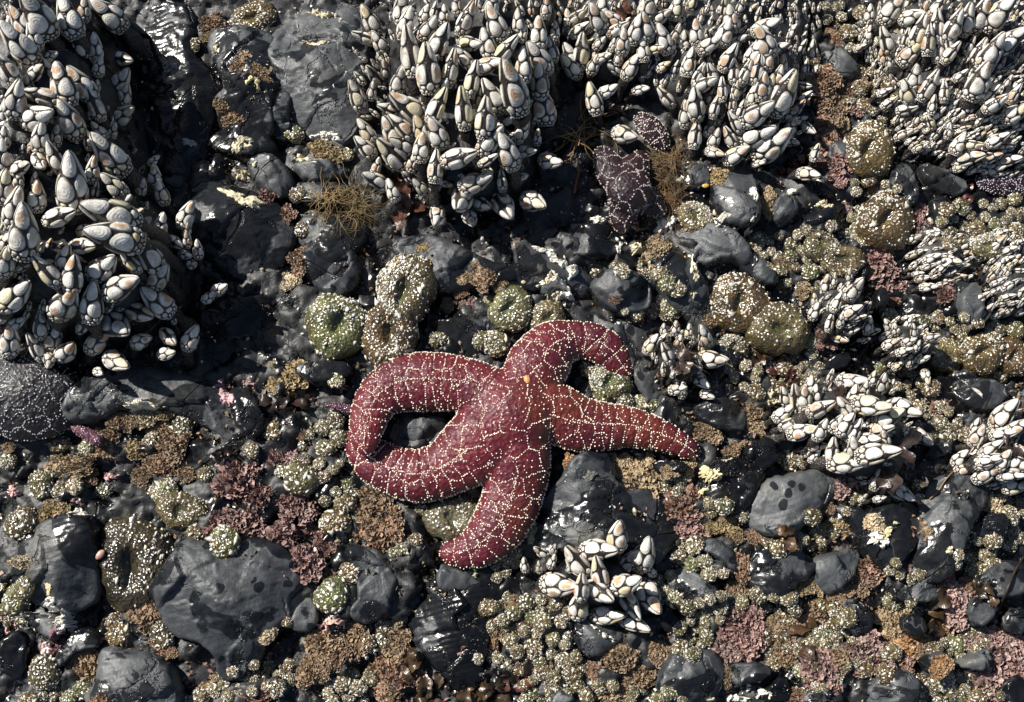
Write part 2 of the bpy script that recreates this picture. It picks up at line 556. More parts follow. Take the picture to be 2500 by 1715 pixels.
ROCKS = [
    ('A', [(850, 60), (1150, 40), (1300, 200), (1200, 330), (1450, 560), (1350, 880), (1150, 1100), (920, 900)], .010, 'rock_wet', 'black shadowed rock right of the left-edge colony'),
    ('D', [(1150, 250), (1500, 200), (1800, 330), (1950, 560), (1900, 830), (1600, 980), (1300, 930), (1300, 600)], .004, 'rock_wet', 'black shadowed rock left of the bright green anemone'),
    # tile, outline, top height, material, label
    ('A', [(1385, 230), (1540, 200), (1680, 240), (1800, 300), (1840, 450), (1760, 600), (1740, 830), (1560, 860), (1420, 740), (1390, 600), (1480, 540), (1380, 350)], .030, 'rock', 'smooth dark rock carrying two brown algae tufts, upper left'),
    ('A', [(1860, 180), (2060, 110), (2232, 60), (2330, 200), (2330, 640), (2232, 850), (2080, 780), (1900, 780), (1840, 560), (1760, 300)], .026, 'rock_grey', 'broad grey slab left of the barnacle colony in the top middle'),
    ('A', [(1760, 590), (1860, 600), (1880, 700), (1860, 850), (1780, 860), (1740, 780)], .018, 'rock', 'narrow upright grey stone below the broad grey slab'),
    ('A', [(1380, 860), (1560, 790), (1720, 850), (1740, 940), (1600, 1020), (1450, 960), (1340, 920)], .020, 'rock', 'rounded dark rock below the lower brown tuft, upper left'),
    ('A', [(1630, 1040), (1760, 1000), (1860, 1080), (1900, 1200), (1840, 1280), (1700, 1210), (1640, 1130)], .020, 'rock', 'round grey cobble with a pale top edge, upper left'),
    ('A', [(1300, 1220), (1450, 1210), (1680, 1280), (1830, 1390), (1860, 1560), (1750, 1700), (1500, 1750), (1300, 1600), (1240, 1400)], .026, 'rock', 'large dark boulder with a cream patch, half in shadow of the left colony'),
    ('A', [(1890, 1060), (2060, 1020), (2210, 1060), (2180, 1150), (2000, 1160)], .014, 'rock_grey', 'flat grey stone right of the round grey cobble'),
    ('A', [(1900, 1180), (2130, 1160), (2260, 1200), (2200, 1290), (1960, 1320)], .014, 'rock', 'long dark stone left of the middle barnacle colony'),
    ('A', [(1950, 1420), (2100, 1400), (2330, 1430), (2350, 1560), (2200, 1700), (2050, 1720), (1960, 1580)], .018, 'rock', 'wide dark rock below the straw-coloured hair algae'),
    ('D', [(510, 1130), (640, 960), (900, 900), (1300, 1000), (1460, 1130), (1530, 1330), (1400, 1370), (1250, 1240), (1000, 1160), (700, 1230), (520, 1260)], .020, 'rock_grey', 'long flat grey rock under the left colony, edged by its shadow'),
    ('D', [(1480, 1050), (1600, 1020), (1680, 1140), (1720, 1250), (1660, 1330), (1560, 1300), (1500, 1160)], .018, 'rock', 'dark cobble left of the brown leafy tuft beside the star'),
    ('D', [(1920, 880), (2100, 840), (2260, 860), (2260, 960), (2060, 1010), (1950, 950)], .018, 'rock', 'dark rounded rock below the bright green anemone'),
    ('D', [(1950, 130), (2250, 60), (2330, 260), (2240, 420), (2110, 400), (2000, 270)], .018, 'rock', 'cracked dark rock above the bright green anemone'),
    ('E', [(370, 90), (560, 40), (760, 90), (900, 190), (1120, 210), (1110, 320), (880, 330), (700, 400), (560, 360), (480, 240)], .020, 'rock', 'dark rock right of the shell-covered anemone, below the middle colony'),
    ('E', [(1170, 120), (1260, 90), (1500, 190), (1640, 330), (1560, 420), (1400, 330), (1250, 400), (1160, 280)], .018, 'rock', 'sloping dark rock behind the large cream crust'),
    ('E', [(1690, 290), (1830, 250), (1990, 330), (2000, 480), (1900, 520), (1740, 480), (1650, 390)], .018, 'rock', 'blocky dark stone right of the large cream crust'),
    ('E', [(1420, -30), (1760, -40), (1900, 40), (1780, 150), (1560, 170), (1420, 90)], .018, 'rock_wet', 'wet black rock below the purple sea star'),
    ('E', [(580, 600), (820, 570), (1040, 640), (1160, 640), (1120, 720), (930, 830), (700, 800), (560, 690)], .012, 'rock', 'low dark rock between the green anemones and the red star'),
    ('E', [(1300, 470), (1600, 470), (1740, 600), (1900, 600), (2100, 680), (2180, 860), (1980, 1080), (1880, 900), (1750, 650), (1600, 600), (1400, 590)], .010, 'rock_grey', 'pale grey slab wrapping the top arm of the red star'),
    ('E', [(430, 1240), (620, 1200), (690, 1290), (540, 1400), (400, 1420), (360, 1340)], .004, 'rock', 'small dark stone inside the loop of the red star arms'),
    ('H', [(1450, 240), (1560, 30), (1800, 60), (1780, 230), (2090, 250), (2190, 400), (2180, 620), (2040, 720), (1900, 590), (1600, 590), (1400, 590), (1180, 560), (1260, 410)], .024, 'rock', 'big smooth dark rock beside the lower arm of the red star'),
    ('H', [(30, 620), (160, 610), (300, 720), (360, 800), (320, 880), (280, 1010), (120, 1060), (50, 980), (140, 880)], .014, 'rock', 'irregular dark rock left of the wet slab, bottom centre'),
    ('H', [(640, 720), (780, 730), (920, 820), (860, 870), (640, 890)], .008, 'rock_grey', 'small pale triangular stone below the tip of the lower star arm'),
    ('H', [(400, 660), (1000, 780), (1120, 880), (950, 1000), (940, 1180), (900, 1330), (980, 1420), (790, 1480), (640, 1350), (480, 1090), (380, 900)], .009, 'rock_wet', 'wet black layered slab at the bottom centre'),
    ('H', [(1480, 1030), (1680, 1080), (1820, 1140), (1780, 1230), (1640, 1310), (1560, 1240)], .014, 'rock', 'grey wedge-shaped stone under the white barnacle clump below the star'),
    ('H', [(2130, 1300), (2260, 1250), (2360, 1400), (2300, 1600), (2090, 1560)], .016, 'rock', 'dark stone at the bottom edge right of centre'),
    ('H', [(2060, 20), (2240, 20), (2240, 110), (2080, 100)], .012, 'rock_wet', 'small wet stone below the tip of the right star arm'),
    ('H', [(1370, 1540), (1480, 1510), (1540, 1600), (1380, 1640)], .012, 'rock_grey', 'small grey stone cut by the bottom edge at centre'),
    ('G', [(150, 600), (260, 480), (420, 410), (600, 440), (600, 700), (590, 880), (480, 970), (380, 960), (220, 910), (100, 780)], .030, 'rock', 'smooth grey boulder left of the big brown anemone'),
    ('G', [(1040, 890), (1100, 790), (1230, 600), (1420, 620), (1700, 580), (1960, 800), (2040, 880), (1800, 1050), (1700, 1130), (1660, 1250), (1500, 1380), (1400, 1370), (1380, 1200), (1150, 1130), (1100, 980)], .032, 'rock', 'largest grey boulder with dark wet drops, lower left'),
    ('G', [(1900, 1020), (1990, 910), (2060, 1000), (2050, 1090), (1990, 1140), (1880, 1110)], .014, 'rock_grey', 'small angular stone right of the largest grey boulder'),
    ('G', [(660, 1270), (760, 1270), (960, 1300), (1080, 1400), (1110, 1640), (650, 1640), (560, 1530), (660, 1480)], .026, 'rock_grey', 'smooth grey boulder cut by the bottom edge, lower left'),
    ('G', [(350, 1290), (470, 1130), (580, 1150), (630, 1230), (480, 1270), (400, 1370)], .016, 'rock', 'small dark rock beside the white crust, lower left'),
    ('G', [(-20, 1230), (100, 1130), (160, 1230), (120, 1400), (-20, 1460)], .012, 'rock_wet', 'dark stone at the left edge near the bottom'),
    ('G', [(100, 1000), (260, 1040), (420, 1060), (380, 1180), (250, 1180)], .012, 'rock', 'low stone carrying a bright white crust, lower left'),
    ('F', [(-20, -10), (300, -30), (460, 140), (440, 220), (300, 160), (160, 210), (60, 130)], .018, 'rock_grey', 'dark grey stone below the purple star, right of centre'),
    ('F', [(390, 220), (470, 150), (580, 220), (640, 310), (600, 350), (500, 300)], .014, 'rock', 'small dark stone above the shell-rimmed brown anemone'),
    ('F', [(-200, 170), (20, 130), (110, 230), (170, 330), (220, 500), (120, 560), (-80, 420)], .015, 'rock', 'dark stone with a cream streak right of the large cream crust'),
    ('F', [(120, 1130), (260, 1080), (420, 1130), (420, 1280), (280, 1280), (110, 1200)], .014, 'rock', 'dark square stone above the tip of the right star arm'),
    ('F', [(1840, 980), (1990, 960), (2120, 1030), (2110, 1110), (2000, 1170), (1900, 1150), (1820, 1040)], .016, 'rock', 'dark stone crossed by a pale vein near the right edge'),
    ('F', [(1830, 430), (1920, 340), (1970, 430), (1950, 600), (1880, 620), (1820, 500)], .018, 'rock_grey', 'tall grey stone between two small barnacle patches at right'),
    ('F', [(440, 1400), (620, 1340), (640, 1500), (520, 1560), (440, 1480)], .012, 'rock_wet', 'dark stone left of the white barnacle clump at right'),
    ('F', [(1270, 390), (1350, 380), (1350, 500), (1280, 560)], .014, 'rock_wet', 'small wet stone below the round pink algae'),
    ('F', [(980, 820), (1130, 790), (1100, 890), (980, 900)], .010, 'rock_wet', 'little dark stone above the white barnacle clump at right'),
    ('F', [(1640, 1400), (1780, 1360), (1770, 1450), (1660, 1480)], .010, 'rock', 'small stone between the two white barnacle clumps at right'),
    ('F', [(1800, 1180), (1960, 1180), (2060, 1240), (1900, 1280), (1780, 1240)], .010, 'rock_grey', 'flat grey stone below the pale-veined stone at right'),
    ('C', [(220, 1180), (380, 1040), (500, 1180), (510, 1380), (430, 1470), (280, 1400)], .022, 'rock', 'dark rock below the lower edge of the top right ridge barnacles'),
    ('C', [(620, 1290), (760, 1260), (770, 1380), (640, 1450)], .014, 'rock', 'small wet stone below the right end of the ridge barnacles'),
    ('C', [(950, 290), (1060, 330), (1170, 420), (1100, 500), (980, 430)], .016, 'rock_grey', 'grey stone in the gap between the two upper right colonies'),
    ('C', [(1000, 830), (1080, 900), (1150, 1150), (1040, 1190), (980, 1060)], .014, 'rock', 'slim grey stone beside the pink algae strip, upper right'),
    ('C', [(1380, 1150), (1450, 1050), (1550, 1130), (1550, 1290), (1440, 1320)], .018, 'rock_grey', 'leaning grey stone under the upper right colony'),
    ('C', [(1590, 1060), (1750, 1110), (1870, 1190), (1800, 1260), (1680, 1230), (1600, 1150)], .016, 'rock_grey', 'flat grey stone with scratches under the upper right colony'),
    ('C', [(1640, 1280), (1740, 1270), (1790, 1370), (1730, 1460), (1640, 1400)], .014, 'rock', 'dark stone left of the dark red weed at right'),
    ('C', [(20, 1490), (230, 1470), (390, 1530), (340, 1600), (60, 1600)], .012, 'rock_grey', 'low grey stone right of the purple sea star'),
    ('C', [(-10, 1050), (110, 1040), (200, 1090), (180, 1200), (10, 1190)], .012, 'rock', 'dark stone beside the hairy brown weed'),
    ('C', [(700, 1520), (770, 1400), (1100, 1290), (1130, 1410), (920, 1510)], .008, 'rock_wet', 'wet black rock in the hollow right of centre'),
    ('I', [(470, 320), (560, 160), (760, 130), (920, 80), (1010, 110), (1000, 230), (860, 380), (720, 480), (540, 470)], .020, 'rock_grey', 'half-dry grey boulder below the white barnacle clump at right'),
    ('I', [(150, 130), (300, 10), (480, 40), (560, 100), (480, 280), (370, 360), (240, 330)], .014, 'rock_wet', 'wet dark rock with a cream crust, right of the star arm tip'),
    ('I', [(1020, 340), (1200, 330), (1260, 360), (1400, 300), (1590, 330), (1620, 400), (1540, 540), (1400, 680), (1330, 710), (1240, 580), (1160, 420)], .018, 'rock', 'dark boulder with round wet spots, lower right'),
    ('I', [(1590, 310), (1700, 180), (1870, 130), (1970, 200), (1960, 330), (1890, 440), (1820, 620), (1750, 740), (1560, 760), (1540, 650), (1600, 480)], .020, 'rock', 'large dark boulder with a pale arc, lower right'),
    ('I', [(1890, 440), (2080, 360), (2140, 450), (2100, 580), (1980, 550)], .014, 'rock', 'smooth dark stone near the right edge, lower right'),
    ('I', [(40, 560), (150, 520), (280, 550), (400, 660), (400, 730), (330, 740), (240, 650)], .014, 'rock', 'long dark stone right of the front barnacle clump'),
    ('I', [(-10, 730), (100, 750), (290, 890), (250, 970), (0, 970)], .014, 'rock', 'dark slab below the long row of small anemones, lower right of the star'),
    ('I', [(470, 650), (700, 600), (870, 680), (860, 760), (700, 880), (600, 890), (460, 830)], .018, 'rock', 'dark blocky stone left of the grey tooth-shaped stone'),
    ('I', [(870, 690), (950, 650), (1160, 610), (1160, 730), (1010, 890), (920, 840)], .018, 'rock_grey', 'grey tooth-shaped stone between brown algae, lower right'),
    ('I', [(1390, 910), (1580, 790), (1710, 820), (1700, 920), (1480, 940)], .014, 'rock_grey', 'small pale grey stone left of the tall pink algae'),
    ('I', [(1070, 960), (1180, 940), (1260, 1030), (1250, 1110), (1140, 1160), (1110, 1060)], .014, 'rock', 'angular dark stone among small anemones, lower right'),
    ('I', [(1950, 800), (2120, 690), (2260, 710), (2260, 890), (2060, 910)], .014, 'rock', 'grey stone split by a crack at the right edge'),
    ('I', [(-20, 1300), (200, 1280), (290, 1360), (280, 1470), (200, 1650), (-40, 1650)], .018, 'rock', 'rounded dark boulder at the bottom edge right of centre'),
    ('I', [(310, 1350), (560, 1340), (600, 1410), (490, 1480), (360, 1470)], .014, 'rock_wet', 'wet stone below the purple-brown algae, bottom right'),
    ('I', [(1260, 1490), (1400, 1400), (1530, 1440), (1540, 1560), (1490, 1640), (1270, 1640)], .018, 'rock_grey', 'smooth grey stone at the bottom edge, right'),
    ('I', [(800, 1540), (1050, 1490), (1050, 1650), (800, 1650)], .012, 'rock', 'flat grey stone at the bottom edge below pink algae'),
    ('I', [(1590, 1300), (1740, 1270), (1790, 1370), (1700, 1420), (1620, 1380)], .014, 'rock', 'dark stone under a small orange-brown tuft, bottom right'),
    ('I', [(1840, 1350), (2010, 1250), (2040, 1340), (1950, 1400)], .012, 'rock_grey', 'small grey stone left of the big pink algae in the corner'),
    ('I', [(1910, 930), (2030, 910), (2070, 1000), (2010, 1090), (1920, 1090)], .014, 'rock', 'dark cobble crossed by a pale line, right edge'),
    ('I', [(2140, 990), (2260, 990), (2260, 1150), (2130, 1120)], .012, 'rock_wet', 'dark stone at the right edge above the big pink algae'),
    ('I', [(530, 1540), (700, 1420), (730, 1570), (600, 1610)], .010, 'rock_wet', 'low wet stone at the bottom edge, lower right'),
    ('I', [(680, 890), (800, 900), (790, 990), (700, 1020)], .010, 'rock_wet', 'tiny dark stone below the dark blocky stone, lower right'),
    ('I', [(1460, 1040), (1590, 1040), (1620, 1120), (1560, 1180), (1480, 1130)], .010, 'rock', 'small grey stone under the orange-brown algae, right'),
    ('I', [(2100, 1500), (2260, 1430), (2260, 1620), (2130, 1620)], .010, 'rock_wet', 'dark stone in the bottom right corner'),
]
for t, pts, top, mt, lab in ROCKS:
    add_rock(t, pts, top * 0.78, mt, lab, flat=random.uniform(0.22, 0.36), facets=random.choice((5, 6, 7)),
             strata=0.0020 if 'layered' in lab else (0.0008 if random.random() < 0.4 else 0))

# blurred height map, for things that bridge the gaps between rocks
K = 12
HB = HM.copy()
for ax in (0, 1):
    cs = np.cumsum(np.pad(HB, [(K + 1, K) if a == ax else (0, 0) for a in (0, 1)], mode='edge'), axis=ax)
    n = HB.shape[ax]
    HB = (np.take(cs, np.arange(2 * K + 1, 2 * K + 1 + n), axis=ax) - np.take(cs, np.arange(0, n), axis=ax)) / (2 * K + 1)


def HBL(x, y):
    i = int(np.clip((x - GX0) / GS, 0, len(gx) - 1))
    j = int(np.clip((y - GY0) / GS, 0, len(gy) - 1))
    return float(HB[j, i])


# ground sheet: fine in the middle, wide steps outwards
def axis(lo, hi, fine, far):
    a = np.arange(lo, hi, fine)
    out, s, x = [], fine, hi
    while x < far:
        out.append(x)
        s *= 1.18
        x += s
    out.append(far)
    neg, s, x = [], fine, lo - fine
    while x > -far:
        neg.append(x)
        s *= 1.18
        x -= s
    neg.append(-far)
    return np.concatenate([neg[::-1], a, out])


ax_, ay_ = axis(-0.54, 0.54, 0.0025, 40), axis(-0.42, 0.44, 0.0025, 40)
X, Y = np.meshgrid(ax_, ay_)
Z = ground_h(X, Y)
far = np.clip((np.hypot(X, Y) - 0.5) / 1.5, 0, 1)
Z = Z + far * 0.08 * fbm(X, Y, 1.3, 5, 21)
nx, ny = len(ax_), len(ay_)
ii, jj = np.meshgrid(np.arange(nx - 1), np.arange(ny - 1))
b = (jj * nx + ii).ravel()
ground = obj('rocky_ground', mesh_np('rocky_ground', np.stack([X.ravel(), Y.ravel(), Z.ravel()], 1),
                                     np.stack([b, b + 1, b + 1 + nx, b + nx], 1), [M['bed']]))
ground['kind'] = 'structure'

# ------------------------------------------------------------------ gooseneck barnacles
BT = np.array([0, .06, .14, .25, .38, .52, .66, .78, .88, .95, 1.0])
BR = np.array([.62, .74, .89, 1.0, 1.0, .88, .69, .50, .33, .19, .03])


def cap_point(t, th, up=0.0):
    """capitulum surface: long axis x, thickness y, opening towards +z"""
    t = np.asarray(t, float)
    th = np.asarray(th, float)
    r = np.interp(t, BT, BR)
    hy, hz = 0.195 * r + up, 0.245 * r + up
    y = hy * np.sin(th)
    z = hz * np.cos(th)
    cz = 0.10 * t * t - 0.02
    return np.stack([t - 0.5 + up * 0.3 * (t - .45), y, z + cz], -1)


def clip_poly(poly, n, c):
    out = []
    for a, b in zip(poly, poly[1:] + poly[:1]):
        da, db = a[0] * n[0] + a[1] * n[1] - c, b[0] * n[0] + b[1] * n[1] - c
        if da <= 0:
            out.append(a)
        if (da < 0 < db) or (db < 0 < da):
            k = da / (da - db)
            out.append((a[0] + (b[0] - a[0]) * k, a[1] + (b[1] - a[1]) * k))
    return out


YK = 0.26


def plate_mesh_arrays(poly, n, puff, ringlist):
    pp = np.array(poly)
    pp = chaikin(pp, 2)
    d = np.r_[0, np.cumsum(np.hypot(*(np.roll(pp, -1, 0) - pp).T))]
    tt = np.linspace(0, d[-1], n, endpoint=False)
    px_ = np.interp(tt, d, np.r_[pp[:, 0], pp[0, 0]])
    py_ = np.interp(tt, d, np.r_[pp[:, 1], pp[0, 1]])
    c = np.array([px_.mean(), py_.mean()])
    V, rad = [], []
    for s, u in ringlist:
        qx, qy = c[0] + (px_ - c[0]) * s, c[1] + (py_ - c[1]) * s
        V.append(cap_point(np.clip(qx, 0, 1), qy / YK, puff * u))
        rad += [s] * n
    V.append(cap_point([np.clip(c[0], 0, 1)], [c[1] / YK], puff * 1.05))
    rad.append(0)
    F = []
    for k in range(len(ringlist) - 1):
        for i in range(n):
            a, b_ = k * n + i, k * n + (i + 1) % n
            F += [(a, b_, b_ + n), (a, b_ + n, a + n)]
    k = (len(ringlist) - 1) * n
    for i in range(n):
        F.append((k + i, k + (i + 1) % n, len(ringlist) * n))
    return np.concatenate(V), np.array(F), np.array(rad, float)


def barnacle_proto(seed, light=False):
    g = np.random.default_rng(seed)
    seeds = []                                                   # t, theta, weight radius, main plate

    def both(t, th, w, main):
        seeds.append((t, th, w, main))
        seeds.append((t + g.normal(0, .01), -th + g.normal(0, .02), w, main))
    both(.42 + g.normal(0, .025), .78, .23, True)                 # scutum
    both(.77 + g.normal(0, .02), 1.15, .22, True)               # tergum
    both(.46 + g.normal(0, .03), 2.05, .15, True)                # latus
    seeds.append((.70, math.pi, .15, True))                      # carina
    seeds.append((.16, 0.0, .08, True))                          # rostrum
    both(.30, 2.75, .09, False)
    both(.15, .72, .06, False)
    both(.17, 1.45, .07, False)
    both(.16, 2.15, .06, False)
    seeds.append((.15, math.pi, .06, False))
    for k in range(9 if light else 13):
        seeds.append((.085 + g.normal(0, .008), -math.pi + (k + .5) * 2 * math.pi / (9 if light else 13), .045, False))
    if not light:
        for k in range(17):
            seeds.append((.030 + g.normal(0, .006), -math.pi + (k + .2) * 2 * math.pi / 17, .03, False))
    pts = [(t, th * YK, w, mn) for t, th, w, mn in seeds]
    per = 2 * math.pi * YK
    plates, small = [], []
    for i, (t, y, w, mn) in enumerate(pts):
        poly = [(max(0, t - .4), y - .55), (min(1.0, t + .4), y - .55), (min(1.0, t + .4), y + .55), (max(0, t - .4), y + .55)]
        for j, (t2, y2, w2, _) in enumerate(pts):
            for sh in (-per, 0, per):
                if i == j and sh == 0:
                    continue
                dx, dy = t2 - t, y2 + sh - y
                L2 = dx * dx + dy * dy
                if L2 > 1.2 or L2 < 1e-9:
                    continue
                L = math.sqrt(L2)
                k = (L2 + w * w - w2 * w2) / (2 * L) - 0.0105
                n = (dx / L, dy / L)
                poly = clip_poly(poly, n, n[0] * t + n[1] * y + k)
                if len(poly) < 3:
                    break
            if len(poly) < 3:
                break
        if len(poly) < 3:
            continue
        if mn and i < 4:                                          # the dark slit between the two valves
            sgn = 1 if y > 0 else -1
            poly = clip_poly(poly, (0, -sgn), -0.062)
        if len(poly) < 3:
            continue
        if mn:
            rings = ((1, -.25), (.97, .45), (.84, .9), (.45, 1.0)) if not light else ((1, -.2), (.9, .7), (.5, 1.0))
            plates.append(plate_mesh_arrays(poly, 8 if light else 16, 0.030, rings))
        else:
            small.append(plate_mesh_arrays(poly, 6 if light else 9, 0.020, ((1, -.2), (.86, .75))))
    # body under the plates
    nt, na = (9, 12) if light else (14, 18)
    ts = np.linspace(0, 1, nt)
    V, F = [], []
    for t in ts:
        th = np.arange(na) * 2 * math.pi / na
        V.append(cap_point(np.full(na, t), th, -0.006))
    V = np.concatenate(V)
    for k in range(nt - 1):
        for i in range(na):
            a, b_ = k * na + i, k * na + (i + 1) % na
            F += [(a, b_, b_ + na), (a, b_ + na, a + na)]
    # stalk
    ns, na2 = 9, 8 if light else 14
    SV, SF = [], []
    for k in range(ns):
        s = k / (ns - 1)
        th = np.arange(na2) * 2 * math.pi / na2
        r = (0.150 + 0.03 * math.sin(s * 9 + seed) - 0.02 * s + 0.02 * g.normal(0, .3, na2)) * (1.0 if k else .9)
        SV.append(np.stack([np.full(na2, -0.47 - 1.15 * s), r * np.sin(th), r * 1.12 * np.cos(th) - 0.02], 1))
    SV = np.concatenate(SV)
    for k in range(ns - 1):
        for i in range(na2):
            a, b_ = k * na2 + i, k * na2 + (i + 1) % na2
            SF += [(a, b_ + na2, b_), (a, a + na2, b_ + na2)]
    return dict(plates=plates, small=small, body=(V, np.array(F)), stalk=(SV, np.array(SF)))


def join(parts):
    V, F, r, off = [], [], [], 0
    for v, f, rad in parts:
        V.append(v)
        F.append(f + off)
        r.append(rad)
        off += len(v)
    return np.concatenate(V), np.concatenate(F), np.concatenate(r)


PROTO = []
for sd in range(7):
    q = barnacle_proto(sd)
    ms = [mesh_np('plate', v, f, [M['plate']], attrs={'rad': r, 'rnd': np.zeros(len(v))}) for v, f, r in q['plates']]
    v, f, r = join(q['small'])
    g = np.random.default_rng(sd)
    rr = np.concatenate([np.full(len(x[0]), g.uniform(0, .7)) for x in q['small']])
    PROTO.append(dict(plates=ms, scales=mesh_np('basal_scales', v, f, [M['plate']], attrs={'rad': r, 'rnd': rr}),
                      body=mesh_np('capitulum', *q['body'], [M['skin']]), stalk=mesh_np('stalk', *q['stalk'], [M['stalk']])))
LIGHT = [barnacle_proto(20 + k, True) for k in range(4)]

